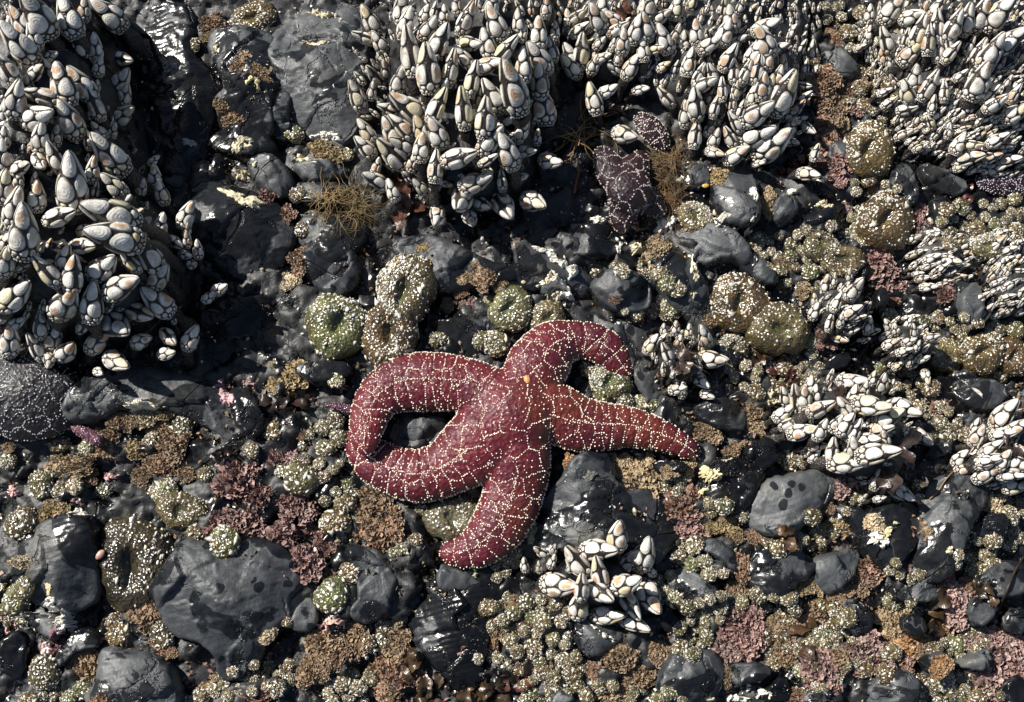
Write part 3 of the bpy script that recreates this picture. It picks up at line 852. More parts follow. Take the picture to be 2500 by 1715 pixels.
# hand-placed barnacles: tile, then x, y, length, tip direction in the picture (degrees), roll (0: slit towards the viewer)
BARN = {
    ('A', 'left'): [(240, 90, 250, 110, 60), (130, 150, 210, 130, 90), (440, 110, 260, 115, 70), (110, 280, 250, 140, 90), (215, 240, 150, 110, 90),
        (40, 440, 210, 120, 10), (550, 60, 150, 70, 90), (700, 90, 220, 140, 60), (620, 310, 180, 80, 90), (400, 550, 260, 110, 60),
        (530, 540, 220, 120, 90), (610, 670, 210, 110, 5), (790, 520, 190, 20, 90), (810, 610, 170, 60, 90), (265, 625, 240, 170, 5),
        (100, 640, 200, 70, 90), (245, 755, 230, 10, 90), (450, 770, 210, 100, 80), (800, 740, 170, 30, 90), (235, 465, 140, 20, 30),
        (260, 890, 180, 80, 90), (365, 880, 120, 80, 60), (575, 910, 120, 90, 30), (725, 850, 110, 60, 90), (640, 850, 130, 140, 90),
        (700, 1000, 260, 140, 90), (470, 1180, 330, 75, 80), (350, 1020, 170, 110, 30), (1000, 1040, 100, 40, 90), (1005, 1140, 130, 70, 90),
        (915, 1220, 140, 50, 60), (1045, 1250, 160, 110, 60), (245, 1275, 180, 70, 80), (95, 1340, 230, 70, 90), (20, 1210, 190, 80, 90),
        (5, 1010, 200, 90, 90), (125, 1170, 120, 60, 90), (225, 1165, 90, 80, 60), (160, 1500, 310, 70, 80), (710, 1385, 300, 165, 40),
        (735, 1530, 300, 170, 60), (400, 1400, 240, 10, 5), (810, 1300, 120, 30, 60), (900, 1375, 90, 20, 40), (935, 1465, 140, 50, 70),
        (1040, 1460, 160, 80, 90), (1210, 1390, 180, 65, 80), (740, 1200, 170, 130, 90), (600, 1100, 150, 80, 90), (695, 1100, 70, 60, 60),
        (935, 1560, 130, 100, 30), (140, 1085, 150, 10, 20), (30, 890, 120, 60, 90), (640, 430, 130, 80, 90), (800, 385, 200, -20, 5),
        (330, 360, 110, 10, 90), (630, 1465, 90, 10, 60), (550, 1490, 120, 10, 60), (1215, 1490, 90, 60, 60), (260, 1060, 160, -50, 5), (630, 560, 80, 60, 60)],
    ('D', 'left'): [(40, 210, 180, 60, 60), (300, 270, 210, 130, 5), (470, 290, 230, 75, 20), (420, 180, 160, 60, 30), (675, 250, 240, 20, 60),
        (840, 210, 160, 130, 20), (960, 150, 260, 115, 30), (790, 365, 270, 20, 60), (1040, 310, 200, 35, 80), (105, 430, 290, 20, 80),
        (430, 480, 250, 30, 60), (595, 470, 240, 80, 60), (1010, 470, 210, 150, 90), (915, 545, 250, -25, 5), (755, 620, 290, -25, 60),
        (1430, 390, 130, 0, 90), (115, 605, 150, 10, 90), (20, 560, 130, 30, 90), (270, 610, 180, 70, 40), (70, 715, 210, 60, 90),
        (230, 760, 180, 110, 30), (355, 700, 180, 50, 70), (440, 790, 180, 20, 60), (640, 720, 210, 40, 90), (320, 860, 120, -70, 60),
        (760, 865, 230, -35, 80), (1085, 810, 130, -10, 90), (640, 930, 90, -40, 90), (550, 110, 200, -10, 10), (1140, 90, 170, -35, 20),
        (1205, 170, 120, -30, 80), (1250, 230, 90, -20, 60), (1215, 65, 100, 70, 90), (1285, 130, 120, 80, 90), (920, 720, 150, 20, 80),
        (1240, 700, 170, 60, 80), (1100, 710, 180, -45, 10), (150, 240, 120, 10, 50), (1360, 440, 110, 20, 70), (1125, 570, 90, 90, 5)],
    ('B', 'middle'): [(190, 130, 200, 130, 60), (150, 245, 170, 170, 20), (250, 275, 140, 140, 60), (400, 60, 190, 100, 80), (430, 150, 210, 80, 90),
        (550, 90, 120, 70, 60), (680, 95, 110, 80, 80), (825, 120, 220, 60, 30), (1010, 150, 230, 110, 60), (760, 30, 130, 90, 80),
        (990, 30, 150, 60, 70), (580, 185, 170, 40, 60), (455, 330, 300, 100, 3), (650, 260, 210, 60, 20), (570, 440, 290, 95, 3),
        (720, 440, 240, 75, 10), (850, 290, 180, -25, 60), (950, 285, 190, 115, 60), (970, 420, 200, 10, 60), (1080, 320, 220, 40, 3),
        (800, 370, 180, 130, 50), (860, 510, 220, 75, 10), (1120, 560, 320, 110, 40), (1185, 420, 220, 95, 60), (1290, 220, 210, 80, 80),
        (1290, 370, 210, 130, 60), (1155, 140, 150, 100, 60), (1190, 220, 110, 60, 90), (1395, 200, 120, 80, 80), (1290, 520, 210, 100, 60),
        (1320, 680, 250, 95, 80), (990, 620, 230, 120, 30), (800, 700, 250, 95, 3), (635, 680, 230, 60, 10), (440, 690, 260, 150, 30),
        (940, 765, 250, 85, 3), (1120, 755, 170, 10, 20), (310, 705, 150, 170, 20), (110, 620, 200, 110, 50), (210, 590, 120, 70, 60),
        (390, 520, 180, 60, 60), (660, 590, 150, 40, 60), (400, 820, 220, 140, 30), (525, 840, 170, 130, 80), (630, 860, 180, 110, 80),
        (170, 850, 170, 120, 80), (330, 850, 190, 130, 40), (985, 910, 230, 40, 40), (1185, 845, 160, 50, 60), (1280, 890, 100, 90, 90),
        (1085, 975, 220, 110, 70), (1210, 985, 150, -20, 80), (785, 1020, 240, 5, 3), (620, 1080, 210, 85, 3), (965, 1035, 140, 20, 20),
        (1370, 1050, 170, -35, 80), (525, 955, 170, 90, 70), (400, 945, 180, 170, 50), (160, 950, 170, 135, 40), (330, 1000, 240, 145, 20),
        (475, 1055, 110, 60, 90), (240, 1080, 120, 60, 80), (225, 1165, 170, 160, 40), (335, 1235, 150, 120, 80), (520, 1215, 130, 150, 60),
        (635, 1205, 100, 30, 60), (890, 1185, 230, 0, 70), (1050, 1170, 150, 95, 3), (1165, 1160, 120, 20, 80), (1265, 1310, 190, -30, 70),
        (630, 1405, 180, -90, 60), (785, 1310, 230, -100, 30), (850, 1425, 140, -60, 60), (1070, 1350, 270, -65, 10), (930, 1330, 160, -40, 30)],
    ('B', 'ridge'): [(1640, 640, 210, 115, 50), (1745, 590, 140, 10, 90), (1955, 580, 110, 0, 80), (2110, 630, 170, 140, 10), (1570, 330, 210, 85, 20),
        (1480, 130, 140, 90, 80), (1540, 110, 130, 20, 30), (1670, 110, 180, 120, 60), (1770, 120, 140, 140, 60), (1560, 190, 150, 30, 20),
        (1810, 190, 160, 20, 30), (1920, 190, 170, 80, 60), (1990, 170, 170, 110, 40), (1840, 270, 150, 80, 70), (1690, 280, 100, 30, 60),
        (1770, 290, 80, 80, 60), (1970, 320, 160, 90, 70), (2060, 320, 110, -20, 60), (1890, 430, 160, 60, 50), (1780, 450, 120, 170, 60),
        (1810, 370, 100, 80, 60), (1710, 370, 110, 20, 80), (1650, 420, 120, 60, 60), (1500, 360, 190, 120, 40), (1490, 430, 180, 150, 60),
        (2100, 430, 100, 30, 60), (2100, 250, 190, 110, 60), (2090, 110, 140, 20, 50), (1340, 50, 140, 80, 60), (1990, 30, 180, 90, 80),
        (1700, 60, 150, 100, 60), (2180, 50, 150, 80, 60), (1370, 320, 150, 110, 40)],
    ('C', 'ridge'): [(60, 400, 180, 80, 40), (110, 210, 150, 90, 80), (200, 290, 180, 20, 90), (330, 120, 170, 90, 80), (290, 210, 160, 80, 80),
        (560, 170, 170, 20, 60), (550, 260, 210, 120, 80), (480, 340, 180, 70, 70), (560, 380, 160, 100, 80), (640, 310, 130, 20, 60),
        (370, 270, 140, 30, 60), (320, 370, 170, 60, 20), (130, 480, 140, 60, 20), (210, 480, 140, 120, 20), (350, 460, 160, 95, 3),
        (430, 470, 160, 65, 20), (500, 450, 180, 80, 10), (275, 580, 160, 95, 10), (170, 545, 160, 10, 40), (360, 590, 130, 80, 20),
        (540, 560, 170, 80, 40), (590, 560, 130, 70, 60), (470, 620, 130, 85, 30), (680, 600, 270, 60, 20), (640, 500, 150, 70, 30),
        (100, 670, 190, 105, 20), (230, 690, 150, 75, 10), (340, 670, 120, 95, 10), (400, 710, 120, 75, 10), (510, 740, 230, 20, 50),
        (710, 740, 120, 30, 80), (40, 740, 160, 90, 60), (360, 790, 160, 130, 30), (200, 820, 130, 60, 20), (100, 870, 190, 85, 10),
        (510, 880, 240, 5, 50), (610, 940, 250, 20, 80), (230, 900, 130, 60, 60), (320, 890, 160, 125, 20), (230, 990, 130, -20, 80),
        (370, 1000, 170, 30, 60), (510, 1060, 80, 0, 80), (720, 920, 120, -20, 50), (880, 990, 120, 75, 20), (840, 1130, 150, -20, 40),
        (840, 840, 130, -60, 30), (720, 820, 120, 70, 80), (780, 780, 100, 20, 60)],
    ('Z', 'right'): [(660, 130, 170, 80, 80), (880, 90, 260, 40, 80), (1050, 150, 210, 10, 80), (1290, 60, 230, 60, 20), (1280, 240, 300, 95, 3),
        (1440, 240, 290, 65, 20), (1560, 180, 270, 80, 20), (1690, 140, 300, 70, 30), (1850, 120, 330, 50, 60), (1130, 290, 290, 75, 20),
        (1200, 370, 290, 90, 3), (810, 370, 260, 120, 20), (1040, 500, 250, 35, 70), (1290, 460, 250, 90, 3), (1390, 400, 190, 115, 10),
        (1410, 490, 240, 50, 10), (1590, 420, 150, 60, 20), (1680, 480, 230, 65, 20), (1800, 480, 340, 55, 40), (1960, 370, 310, 40, 60),
        (1680, 750, 310, 65, 40), (1080, 720, 210, 80, 60), (1210, 790, 290, 60, 10), (1000, 850, 240, 130, 40), (1350, 850, 200, 95, 3),
        (1240, 970, 170, 90, 40), (1500, 700, 160, 40, 30), (1770, 870, 210, 40, 30), (1830, 960, 210, 25, 20), (2000, 870, 190, 60, 20),
        (2020, 1050, 230, 15, 70), (650, 310, 140, 90, 60), (570, 440, 120, 20, 40), (770, 530, 150, 110, 50), (800, 850, 150, 20, 30),
        (840, 950, 160, 30, 20), (870, 740, 130, 140, 30), (1010, 1010, 180, 0, 20), (1220, 1130, 150, 130, 20), (1390, 1220, 140, 80, 20),
        (1480, 1330, 210, 70, 80), (1580, 1460, 260, 0, 30), (1620, 1350, 190, -20, 40), (1850, 1290, 190, 25, 30), (1960, 1480, 190, 0, 40),
        (1800, 1450, 160, 10, 40), (1500, 1560, 130, 0, 60), (1130, 1370, 150, 20, 40)],
    ('F', 'small'): [(160, 690, 150, 110, 60), (60, 660, 90, 80, 80), (220, 850, 190, -20, 60), (40, 880, 100, 10, 30), (130, 980, 170, -60, 80),
        (180, 1080, 100, -40, 80), (20, 1040, 110, 80, 80)],
    ('E', 'small'): [(2020, 740, 140, 60, 60), (2120, 800, 150, 120, 5), (2100, 650, 80, 100, 60), (2180, 640, 90, 80, 60), (2195, 1040, 120, 0, 80), (2200, 730, 90, 60, 60)],
    ('F', 'mid'): [(875, 460, 90, 90, 80), (1020, 470, 130, 70, 30), (1140, 390, 150, 50, 40), (875, 530, 110, 80, 60), (975, 600, 130, 80, 10),
        (1045, 595, 90, 80, 60), (1120, 530, 130, 30, 40), (1160, 570, 100, 10, 40), (1225, 620, 110, 80, 40), (1120, 660, 90, 10, 20),
        (1040, 710, 120, -40, 40), (1110, 620, 70, 10, 20), (1260, 660, 80, 10, 30), (950, 350, 110, 90, 30), (1000, 330, 100, 80, 40),
        (1100, 300, 80, 90, 60), (1080, 380, 80, 60, 40)],
    ('F', 'low'): [(1350, 620, 90, 120, 80), (1400, 650, 90, 130, 80), (1485, 610, 80, 60, 80), (1520, 660, 100, 100, 40), (1490, 730, 90, 10, 80),
        (1370, 740, 100, 30, 60), (1460, 790, 110, 20, 40), (1490, 850, 80, 90, 40), (1420, 880, 90, 40, 40), (1580, 840, 80, 0, 80),
        (1640, 700, 90, 0, 40), (1600, 960, 110, -80, 80), (1540, 760, 80, 60, 50)],
    ('F', 'clump'): [(680, 1080, 130, 110, 40), (840, 1020, 140, 90, 60), (880, 1070, 130, 100, 70), (760, 1090, 190, 110, 20), (810, 1090, 140, 90, 60),
        (920, 1160, 180, 25, 10), (680, 1190, 160, 30, 80), (730, 1260, 150, 20, 30), (1070, 1160, 170, 120, 80), (1130, 1080, 150, 90, 40),
        (1120, 985, 180, 5, 60), (1200, 1040, 110, 70, 60), (1250, 965, 100, 80, 60), (1320, 1000, 130, 80, 50), (1250, 1150, 210, -25, 80),
        (1360, 1210, 170, 30, 60), (1470, 1170, 190, -40, 70), (1370, 1130, 110, 40, 50), (800, 1310, 190, 15, 60), (920, 1300, 150, 60, 40),
        (1020, 1260, 130, 50, 50), (1075, 1260, 160, 60, 40), (1130, 1300, 160, 65, 40), (1310, 1290, 140, 10, 40), (1220, 1360, 140, 0, 50),
        (1330, 1360, 120, 110, 60), (1570, 1350, 160, -35, 60), (1500, 1330, 110, -20, 60), (900, 1410, 120, 0, 30), (990, 1430, 170, 90, 10),
        (1130, 1420, 170, 120, 70), (1290, 1450, 260, 10, 40), (1090, 1520, 230, -10, 80)],
    ('I', 'clump'): [(1280, 150, 140, 70, 60), (1400, 220, 140, -60, 40), (1450, 240, 150, -30, 80), (1190, 270, 70, 40, 60), (1300, 275, 80, 10, 60)],
    ('F', 'corner'): [(2110, 1190, 210, 60, 50), (1920, 1280, 120, 85, 40), (1940, 1340, 140, 60, 60), (2020, 1420, 160, 40, 40), (1820, 1480, 120, 60, 70),
        (2100, 1330, 140, 10, 30), (2200, 1280, 150, 40, 60), (2010, 1500, 130, 10, 40), (1860, 1550, 130, 20, 70), (2200, 1530, 150, -20, 60)],
    ('I', 'corner'): [(2000, 110, 170, 30, 40), (2150, 120, 160, 0, 60), (2180, 200, 150, 0, 70), (2100, 20, 140, 70, 50), (2000, 30, 140, 20, 50)],
    ('H', 'front'): [(1800, 510, 190, 95, 70), (1690, 605, 230, 0, 30), (1980, 630, 210, 65, 80), (1525, 670, 230, 130, 20), (1680, 750, 230, 105, 8),
        (1870, 680, 170, 65, 60), (2010, 745, 90, 150, 70), (1430, 840, 230, -15, 70), (1570, 840, 180, 90, 10), (1700, 890, 190, -40, 20),
        (1865, 830, 180, 10, 80), (1545, 965, 170, 100, 80), (1740, 1035, 200, -10, 80), (1890, 970, 220, -60, 10), (1920, 1085, 200, -20, 60),
        (2010, 920, 230, -75, 80), (1300, 620, 120, 150, 30), (1390, 600, 70, 60, 60), (1195, 700, 100, 100, 40), (1295, 715, 80, 90, 80),
        (1380, 680, 100, 60, 80), (1490, 720, 70, 120, 80), (1770, 850, 110, 80, 10)],
    ('P', 'hollow'): [(1528, 332, 72, -40, 60)],
}
PLACE = {'left': 'left-edge colony', 'middle': 'colony above the star', 'ridge': 'top right ridge colony', 'right': 'upper right corner colony',
         'reef': 'patch right of round pink algae', 'edge': 'right-edge patch', 'mid': 'patch left of round pink algae',
         'low': 'patch above middle right clump', 'clump': 'middle right clump', 'corner': 'low right-edge clump',
         'small': 'knob right of the star', 'front': 'clump below the red star', 'hollow': 'hollow beside the purple star'}
items = []
for (t, colony), rows in BARN.items():
    for x, y, L, ang, roll in rows:
        px, py = T(t, x, y)
        items.append(dict(px=px, py=py, L=L / TS[t], ang=ang, roll=roll, colony=colony, hand=True))
# smaller ones that crowd the gaps: colony, outline, size range, direction samples
FILLS = [
    ('left', [(0, 0), (290, 0), (320, 200), (330, 390), (440, 560), (460, 660), (380, 780), (240, 830), (100, 820), (0, 800)], (24, 60), [(150, 100, 110), (300, 400, 50), (300, 700, 10), (80, 700, 60)], 60),
    ('middle', [(870, 40), (940, 0), (1380, 0), (1360, 170), (1300, 330), (1260, 480), (1100, 480), (960, 430), (870, 330), (860, 200)], (22, 52), [(900, 100, 140), (900, 350, 160), (1150, 200, 90), (1150, 450, -40)], 80),
    ('ridge', [(1350, 0), (2010, 0), (1990, 90), (1970, 220), (1960, 330), (1880, 370), (1740, 350), (1690, 250), (1560, 190), (1400, 170)], (22, 48), [(1500, 100, 60), (1750, 200, 85), (1950, 300, 20), (1980, 40, 90)], 170),
    ('right', [(2085, 60), (2160, 0), (2500, 0), (2500, 425), (2410, 430), (2330, 400), (2230, 360), (2180, 290), (2140, 200)], (20, 46), [(2150, 100, 110), (2350, 100, 70), (2480, 250, 25), (2350, 380, 5), (2220, 300, 30)], 330),
    ('reef', [(2215, 590), (2290, 550), (2370, 600), (2365, 680), (2310, 705), (2250, 700)], (26, 44), [(2290, 620, 25), (2290, 690, 5)], 42),
    ('edge', [(2370, 620), (2420, 570), (2500, 540), (2500, 760), (2410, 775), (2385, 740), (2430, 680)], (26, 50), [(2420, 620, 40), (2460, 720, 30)], 52),
    ('mid', [(1990, 690), (2090, 660), (2130, 760), (2130, 830), (2060, 840), (2000, 770)], (18, 34), [(2050, 700, 80), (2080, 800, 10)], 18),
    ('low', [(2150, 780), (2240, 770), (2300, 830), (2290, 895), (2180, 900)], (18, 34), [(2220, 830, 30)], 22),
    ('clump', [(1900, 960), (2060, 905), (2180, 935), (2250, 1060), (2240, 1180), (2120, 1190), (1960, 1100)], (20, 40), [(2050, 980, 80), (2150, 1150, 10)], 34),
    ('corner', [(2370, 1090), (2450, 1010), (2500, 1000), (2500, 1200), (2420, 1190), (2365, 1150)], (20, 44), [(2440, 1100, 30)], 36),
    ('small', [(1585, 840), (1640, 790), (1740, 860), (1715, 945), (1630, 950)], (18, 34), [(1650, 860, 90)], 16),
]


def in_poly(poly, x, y):
    c = False
    for (ax, ay), (bx, by) in zip(poly, poly[1:] + poly[:1]):
        if (ay > y) != (by > y) and x < (bx - ax) * (y - ay) / (by - ay) + ax:
            c = not c
    return c


for colony, poly, (s0, s1), dirs, count in FILLS:
    pa = np.array(poly)
    lo, hi = pa.min(0), pa.max(0)
    have = np.array([(i['px'], i['py'], i['L']) for i in items])
    n = tries = 0
    while n < count and tries < count * 14:
        tries += 1
        x, y = random.uniform(lo[0], hi[0]), random.uniform(lo[1], hi[1])
        if not in_poly(poly, x, y):
            continue
        L = s0 + (s1 - s0) * random.random() ** 1.8
        d = np.hypot(have[:, 0] - x, have[:, 1] - y)
        if (d < 0.27 * (have[:, 2] + L)).any():
            continue
        w = np.array([1 / (math.hypot(x - a, y - b) + 20) ** 2 for a, b, _ in dirs])
        vx = (w * np.cos(np.radians([q[2] for q in dirs]))).sum()
        vy = (w * np.sin(np.radians([q[2] for q in dirs]))).sum()
        items.append(dict(px=x, py=y, L=L, ang=math.degrees(math.atan2(vy, vx)) + random.gauss(0, 22), roll=abs(random.gauss(20, 25)),
                          colony=colony, hand=False))
        have = np.vstack([have, (x, y, L)])
        n += 1


def barnacle_matrix(it):
    g = random
    el = R(g.uniform(28, 46)) if it['hand'] else R(g.uniform(30, 58))
    if it['roll'] < 15:
        el = R(g.uniform(24, 36))
    Lm = it['L'] * S / (math.cos(el) * 0.93 + 0.10)
    it['Lm'] = Lm
    top = MOUNDS[it['colony']][1] if it['colony'] in MOUNDS else 0.0
    lift = Lm * (g.uniform(0.32, 0.62) if it['hand'] else g.uniform(-0.1, 0.15))
    q = at_surface(it['px'], it['py'], lift, top)
    z = max(q[2], top * 0.42 if it['hand'] else top * 0.3)
    q = P(it['px'], it['py'], z)
    a = R(it['ang'])
    ax = Vector((math.cos(a) * math.cos(el), math.sin(a) * math.cos(el), math.sin(el)))
    view = (Vector(CAM) - Vector(q)).normalized()
    zz = (view - ax * view.dot(ax)).normalized()
    zz = Matrix.Rotation(R(it['roll']) * (1 if g.random() < 0.5 else -1), 3, ax) @ zz
    yy = zz.cross(ax).normalized()
    w = g.uniform(0.90, 1.12) if it['hand'] else g.uniform(0.82, 1.0)
    m3 = Matrix((ax * Lm, yy * Lm * w, zz * Lm * w)).transposed()
    return Matrix.Translation(Vector(q)) @ m3.to_4x4()


items.sort(key=lambda i: -(i['L'] + (12 if i['hand'] else 0)))
DIRS = ['right', 'up right', 'up', 'up left', 'left', 'down left', 'down', 'down right']
cen = {}
for it in items:
    cen.setdefault(it['colony'], []).append((it['px'], it['py']))
box = {k: (np.percentile(np.array(v), 33, axis=0), np.percentile(np.array(v), 67, axis=0)) for k, v in cen.items()}


def zone(colony, x, y):
    lo, hi = box[colony]
    a = 'upper' if y < lo[1] else 'lower' if y > hi[1] else 'middle'
    b = 'left' if x < lo[0] else 'right' if x > hi[0] else 'centre'
    return (a + ' ' + b).replace('middle centre', 'centre').replace('upper centre', 'top').replace('lower centre', 'bottom')


def stalk_turn(mw):
    """bend the stalk from the back of the capitulum down towards the rock"""
    m3 = mw.to_3x3()
    ax = (m3 @ Vector((1, 0, 0))).normalized()
    want = (m3.inverted() @ (-ax * 0.55 + Vector((0, 0, -0.9)))).normalized()
    rot = Vector((-1, 0, 0)).rotation_difference(want).to_matrix().to_4x4()
    return Matrix.Translation((-0.42, 0, 0)) @ rot @ Matrix.Translation((0.42, 0, 0))


def place_barnacle(it, k):
    pr = PROTO[k % len(PROTO)]
    mw = barnacle_matrix(it)
    root = obj('gooseneck_barnacle', None)
    root.empty_display_size = 0.01
    root.matrix_world = mw
    obj('stalk', pr['stalk'], root).matrix_local = stalk_turn(mw)
    cap = obj('capitulum', pr['body'], root)
    for me in pr['plates']:
        obj('plate', me, cap)
    sc_ = obj('basal_scales', pr['scales'], cap)
    sc_['kind'] = 'stuff'
    size = 'big' if it['L'] > 85 else 'medium' if it['L'] > 58 else 'small'
    d = DIRS[int(round((it['ang'] % 360) / 45)) % 8]
    side = 'open-slit' if it['roll'] < 25 else 'plated' if it['roll'] > 50 else 'half-turned'
    lab = f"{size} {side} barnacle pointing {d}, {zone(it['colony'], it['px'], it['py'])} of {PLACE[it['colony']]}"
    if it['colony'] == 'hollow':
        lab = 'single grey barnacle with thick dark stalk beside the purple sea star'
    tag(root, lab, 'barnacle', 'gooseneck barnacles of the ' + PLACE[it['colony']], (it['px'], it['py']))


N_IND = 300
for k, it in enumerate(items[:N_IND]):
    place_barnacle(it, k)
# the rest of the crowd: one object
V, F, RA, RN, MI, off = [], [], [], [], [], 0
for k, it in enumerate(items[N_IND:]):
    pr = LIGHT[k % len(LIGHT)]
    mb = barnacle_matrix(it)
    mw, mst = np.array(mb), np.array(mb @ stalk_turn(mb))
    pv, pf, prd = join(pr['plates'] + pr['small'])
    rr = np.concatenate([np.full(len(x[0]), random.uniform(0, 0.82)) for x in pr['plates'] + pr['small']])
    for v, f, rad, rn, mi in ((pv, pf, prd, rr, 0), (*pr['body'], None, None, 1), (*pr['stalk'], None, None, 2)):
        mm = mst if mi == 2 else mw
        w = v @ mm[:3, :3].T + mm[:3, 3]
        V.append(w)
        F.append(f + off)
        RA.append(rad if rad is not None else np.zeros(len(v)))
        RN.append(rn if rn is not None else np.zeros(len(v)))
        MI.append(np.full(len(f), mi))
        off += len(v)
crowd = obj('small_barnacles', mesh_np('small_barnacles', np.concatenate(V), np.concatenate(F), [M['plate'], M['skin'], M['stalk']],
                                       attrs={'rad': np.concatenate(RA), 'rnd': np.concatenate(RN)}, mat_index=np.concatenate(MI)))
crowd['kind'] = 'stuff'
crowd['label'] = 'crowd of small white gooseneck barnacles filling the colonies'
crowd['category'] = 'barnacles'


# ------------------------------------------------------------------ sea stars
def catmull(p, n):
    p = np.asarray(p, float)
    q = np.vstack([2 * p[0] - p[1], p, 2 * p[-1] - p[-2]])
    out = []
    for i in range(len(p) - 1):
        for t in np.linspace(0, 1, n, endpoint=False):
            a, b_, c, d = q[i], q[i + 1], q[i + 2], q[i + 3]
            out.append(0.5 * (2 * b_ + (c - a) * t + (2 * a - 5 * b_ + 4 * c - d) * t * t + (3 * b_ - a - 3 * c + d) * t ** 3))
    out.append(p[-1])
    return np.array(out)


def sea_star(label, arms, disc, tile, mat, spine_col, seed, lifts=None, voxel=0.0017, cell=0.0135, dens=1.0, thick=0.62, spine_r=0.00062, base_lift=0.0, group=None, random_dots=0.12):
    g = np.random.default_rng(seed)
    k = S / TS[tile] * 1.0
    V, F, off = [], [], 0
    lines = []
    for ai, arm in enumerate(arms):
        pts = []
        for j, (x, y, r) in enumerate(arm):
            a, b_ = T(tile, x, y)
            z = HBL(*P(a, b_, 0.012)[:2])
            rr = r * k
            zz = max(z, -0.004) + rr * 0.36 + base_lift + (lifts[ai][j] if lifts and lifts[ai] else 0)
            q = P(a, b_, zz)
            pts.append((q[0], q[1], zz, rr * (1 - 0.5 * zz)))
        c = catmull(pts, 9)
        zs = c[:, 2].copy()
        for _ in range(14):
            zs[1:-1] = (zs[:-2] + 2 * zs[1:-1] + zs[2:]) / 4
        c[:, 2] = zs
        lines.append(c)
        n, na = len(c), 24
        tan = np.gradient(c[:, :2], axis=0)
        tan /= np.linalg.norm(tan, axis=1)[:, None] + 1e-9
        nor = np.stack([-tan[:, 1], tan[:, 0]], 1)
        th = np.arange(na) * 2 * math.pi / na
        cy, sz = np.cos(th), np.sin(th)
        rings = []
        for i in range(n):
            wob = 1 + 0.03 * math.sin(i * 2.1 + ai)
            rr = c[i, 3] * wob
            up = np.where(sz > 0, thick * 1.12 * np.sign(sz) * np.abs(sz) ** 0.9, thick * 0.75 * sz)
            xy = c[i, :2] + np.outer(cy * rr, nor[i])
            rings.append(np.column_stack([xy, c[i, 2] + up * rr]))
        V.append(np.concatenate(rings))
        for i in range(n - 1):
            for j in range(na):
                a, b_ = i * na + j, i * na + (j + 1) % na
                F.append((off + a, off + b_, off + b_ + na, off + a + na))
        off += n * na
        # tip and root caps
        for i, e in ((0, -1), (n - 1, 1)):
            cp = np.array([*(c[i, :2] + e * tan[i] * c[i, 3] * 0.55), c[i, 2] - 0.1 * c[i, 3]])
            V.append(cp[None])
            for j in range(na):
                a, b_ = off - (1 if e < 0 else 2) - 0, 0
                ra = (off - n * na if e < 0 else off - 1 - n * na) + i * na
                F.append((ra + j, ra + (j + 1) % na, off, off))
            off += 1
    faces = [tuple(dict.fromkeys(f)) for f in F]
    me = bpy.data.meshes.new('star_tubes')
    me.from_pydata(np.concatenate(V).tolist(), [], faces)
    if disc:
        import bmesh
        bm = bmesh.new()
        bm.from_mesh(me)
        for x, y, r, up in disc:
            a, b_ = T(tile, x, y)
            rr = r * k
            zz = max(HBL(*P(a, b_, 0.02)[:2]), -0.002) + up + base_lift
            q = P(a, b_, zz)
            bmesh.ops.create_uvsphere(bm, u_segments=28, v_segments=16, radius=rr,
                                      matrix=Matrix.Translation(Vector(q)) @ Matrix.Diagonal((1, 1, thick * 0.95, 1)))
        bmesh.ops.recalc_face_normals(bm, faces=bm.faces)
        bm.to_mesh(me)
        bm.free()
    tmp = obj('star_build', me)
    md = tmp.modifiers.new('r', 'REMESH')
    md.mode = 'VOXEL'
    md.voxel_size = voxel
    sm = tmp.modifiers.new('s', 'SMOOTH')
    sm.factor = 0.6
    sm.iterations = 7
    dg = bpy.context.evaluated_depsgraph_get()
    body = bpy.data.meshes.new_from_object(tmp.evaluated_get(dg))
    bpy.data.objects.remove(tmp)
    bpy.data.meshes.remove(me)
    body.name = 'body'
    body.materials.clear()
    body.materials.append(M[mat])
    body.polygons.foreach_set('use_smooth', np.ones(len(body.polygons), bool))
    v, t = tris_of(body)
    # skin relief: soft swellings between the spine rows
    a, b_, c_ = v[t[:, 0]], v[t[:, 1]], v[t[:, 2]]
    nrm = np.cross(b_ - a, c_ - a)
    area = np.linalg.norm(nrm, axis=1) / 2
    nrm /= (area[:, None] * 2 + 1e-15)
    ok = nrm[:, 2] > -0.15
    pr = area * ok
    pr /= pr.sum()

    def sample(n):
        idx = g.choice(len(t), n, p=pr)
        u, w = g.random(n), g.random(n)
        sw = u + w > 1
        u[sw], w[sw] = 1 - u[sw], 1 - w[sw]
        return a[idx] + (b_[idx] - a[idx]) * u[:, None] + (c_[idx] - a[idx]) * w[:, None], nrm[idx]
    allc = np.concatenate([l[:, :3] for l in lines])
    arml = np.concatenate([np.full(len(l), i) for i, l in enumerate(lines)])
    arcl = np.concatenate([np.r_[0, np.cumsum(np.linalg.norm(np.diff(l[:, :2], axis=0), axis=1))] for l in lines])
    allr = np.concatenate([l[:, 3] for l in lines])
    tang = np.concatenate([np.gradient(l[:, :2], axis=0) for l in lines])
    tang /= np.linalg.norm(tang, axis=1)[:, None] + 1e-9

    def armco(p):
        out = np.zeros((len(p), 4))
        for s in range(0, len(p), 4000):
            q = p[s:s + 4000]
            d = np.linalg.norm(q[:, None, :2] - allc[None, :, :2], axis=2) / allr[None] ** 0.6
            i = d.argmin(1)
            rel = q[:, :2] - allc[i, :2]
            along = arcl[i] + (rel * tang[i]).sum(1)
            across = rel[:, 0] * -tang[i, 1] + rel[:, 1] * tang[i, 0]
            out[s:s + 4000] = np.column_stack([along, across, arml[i], across / allr[i]])
        return out

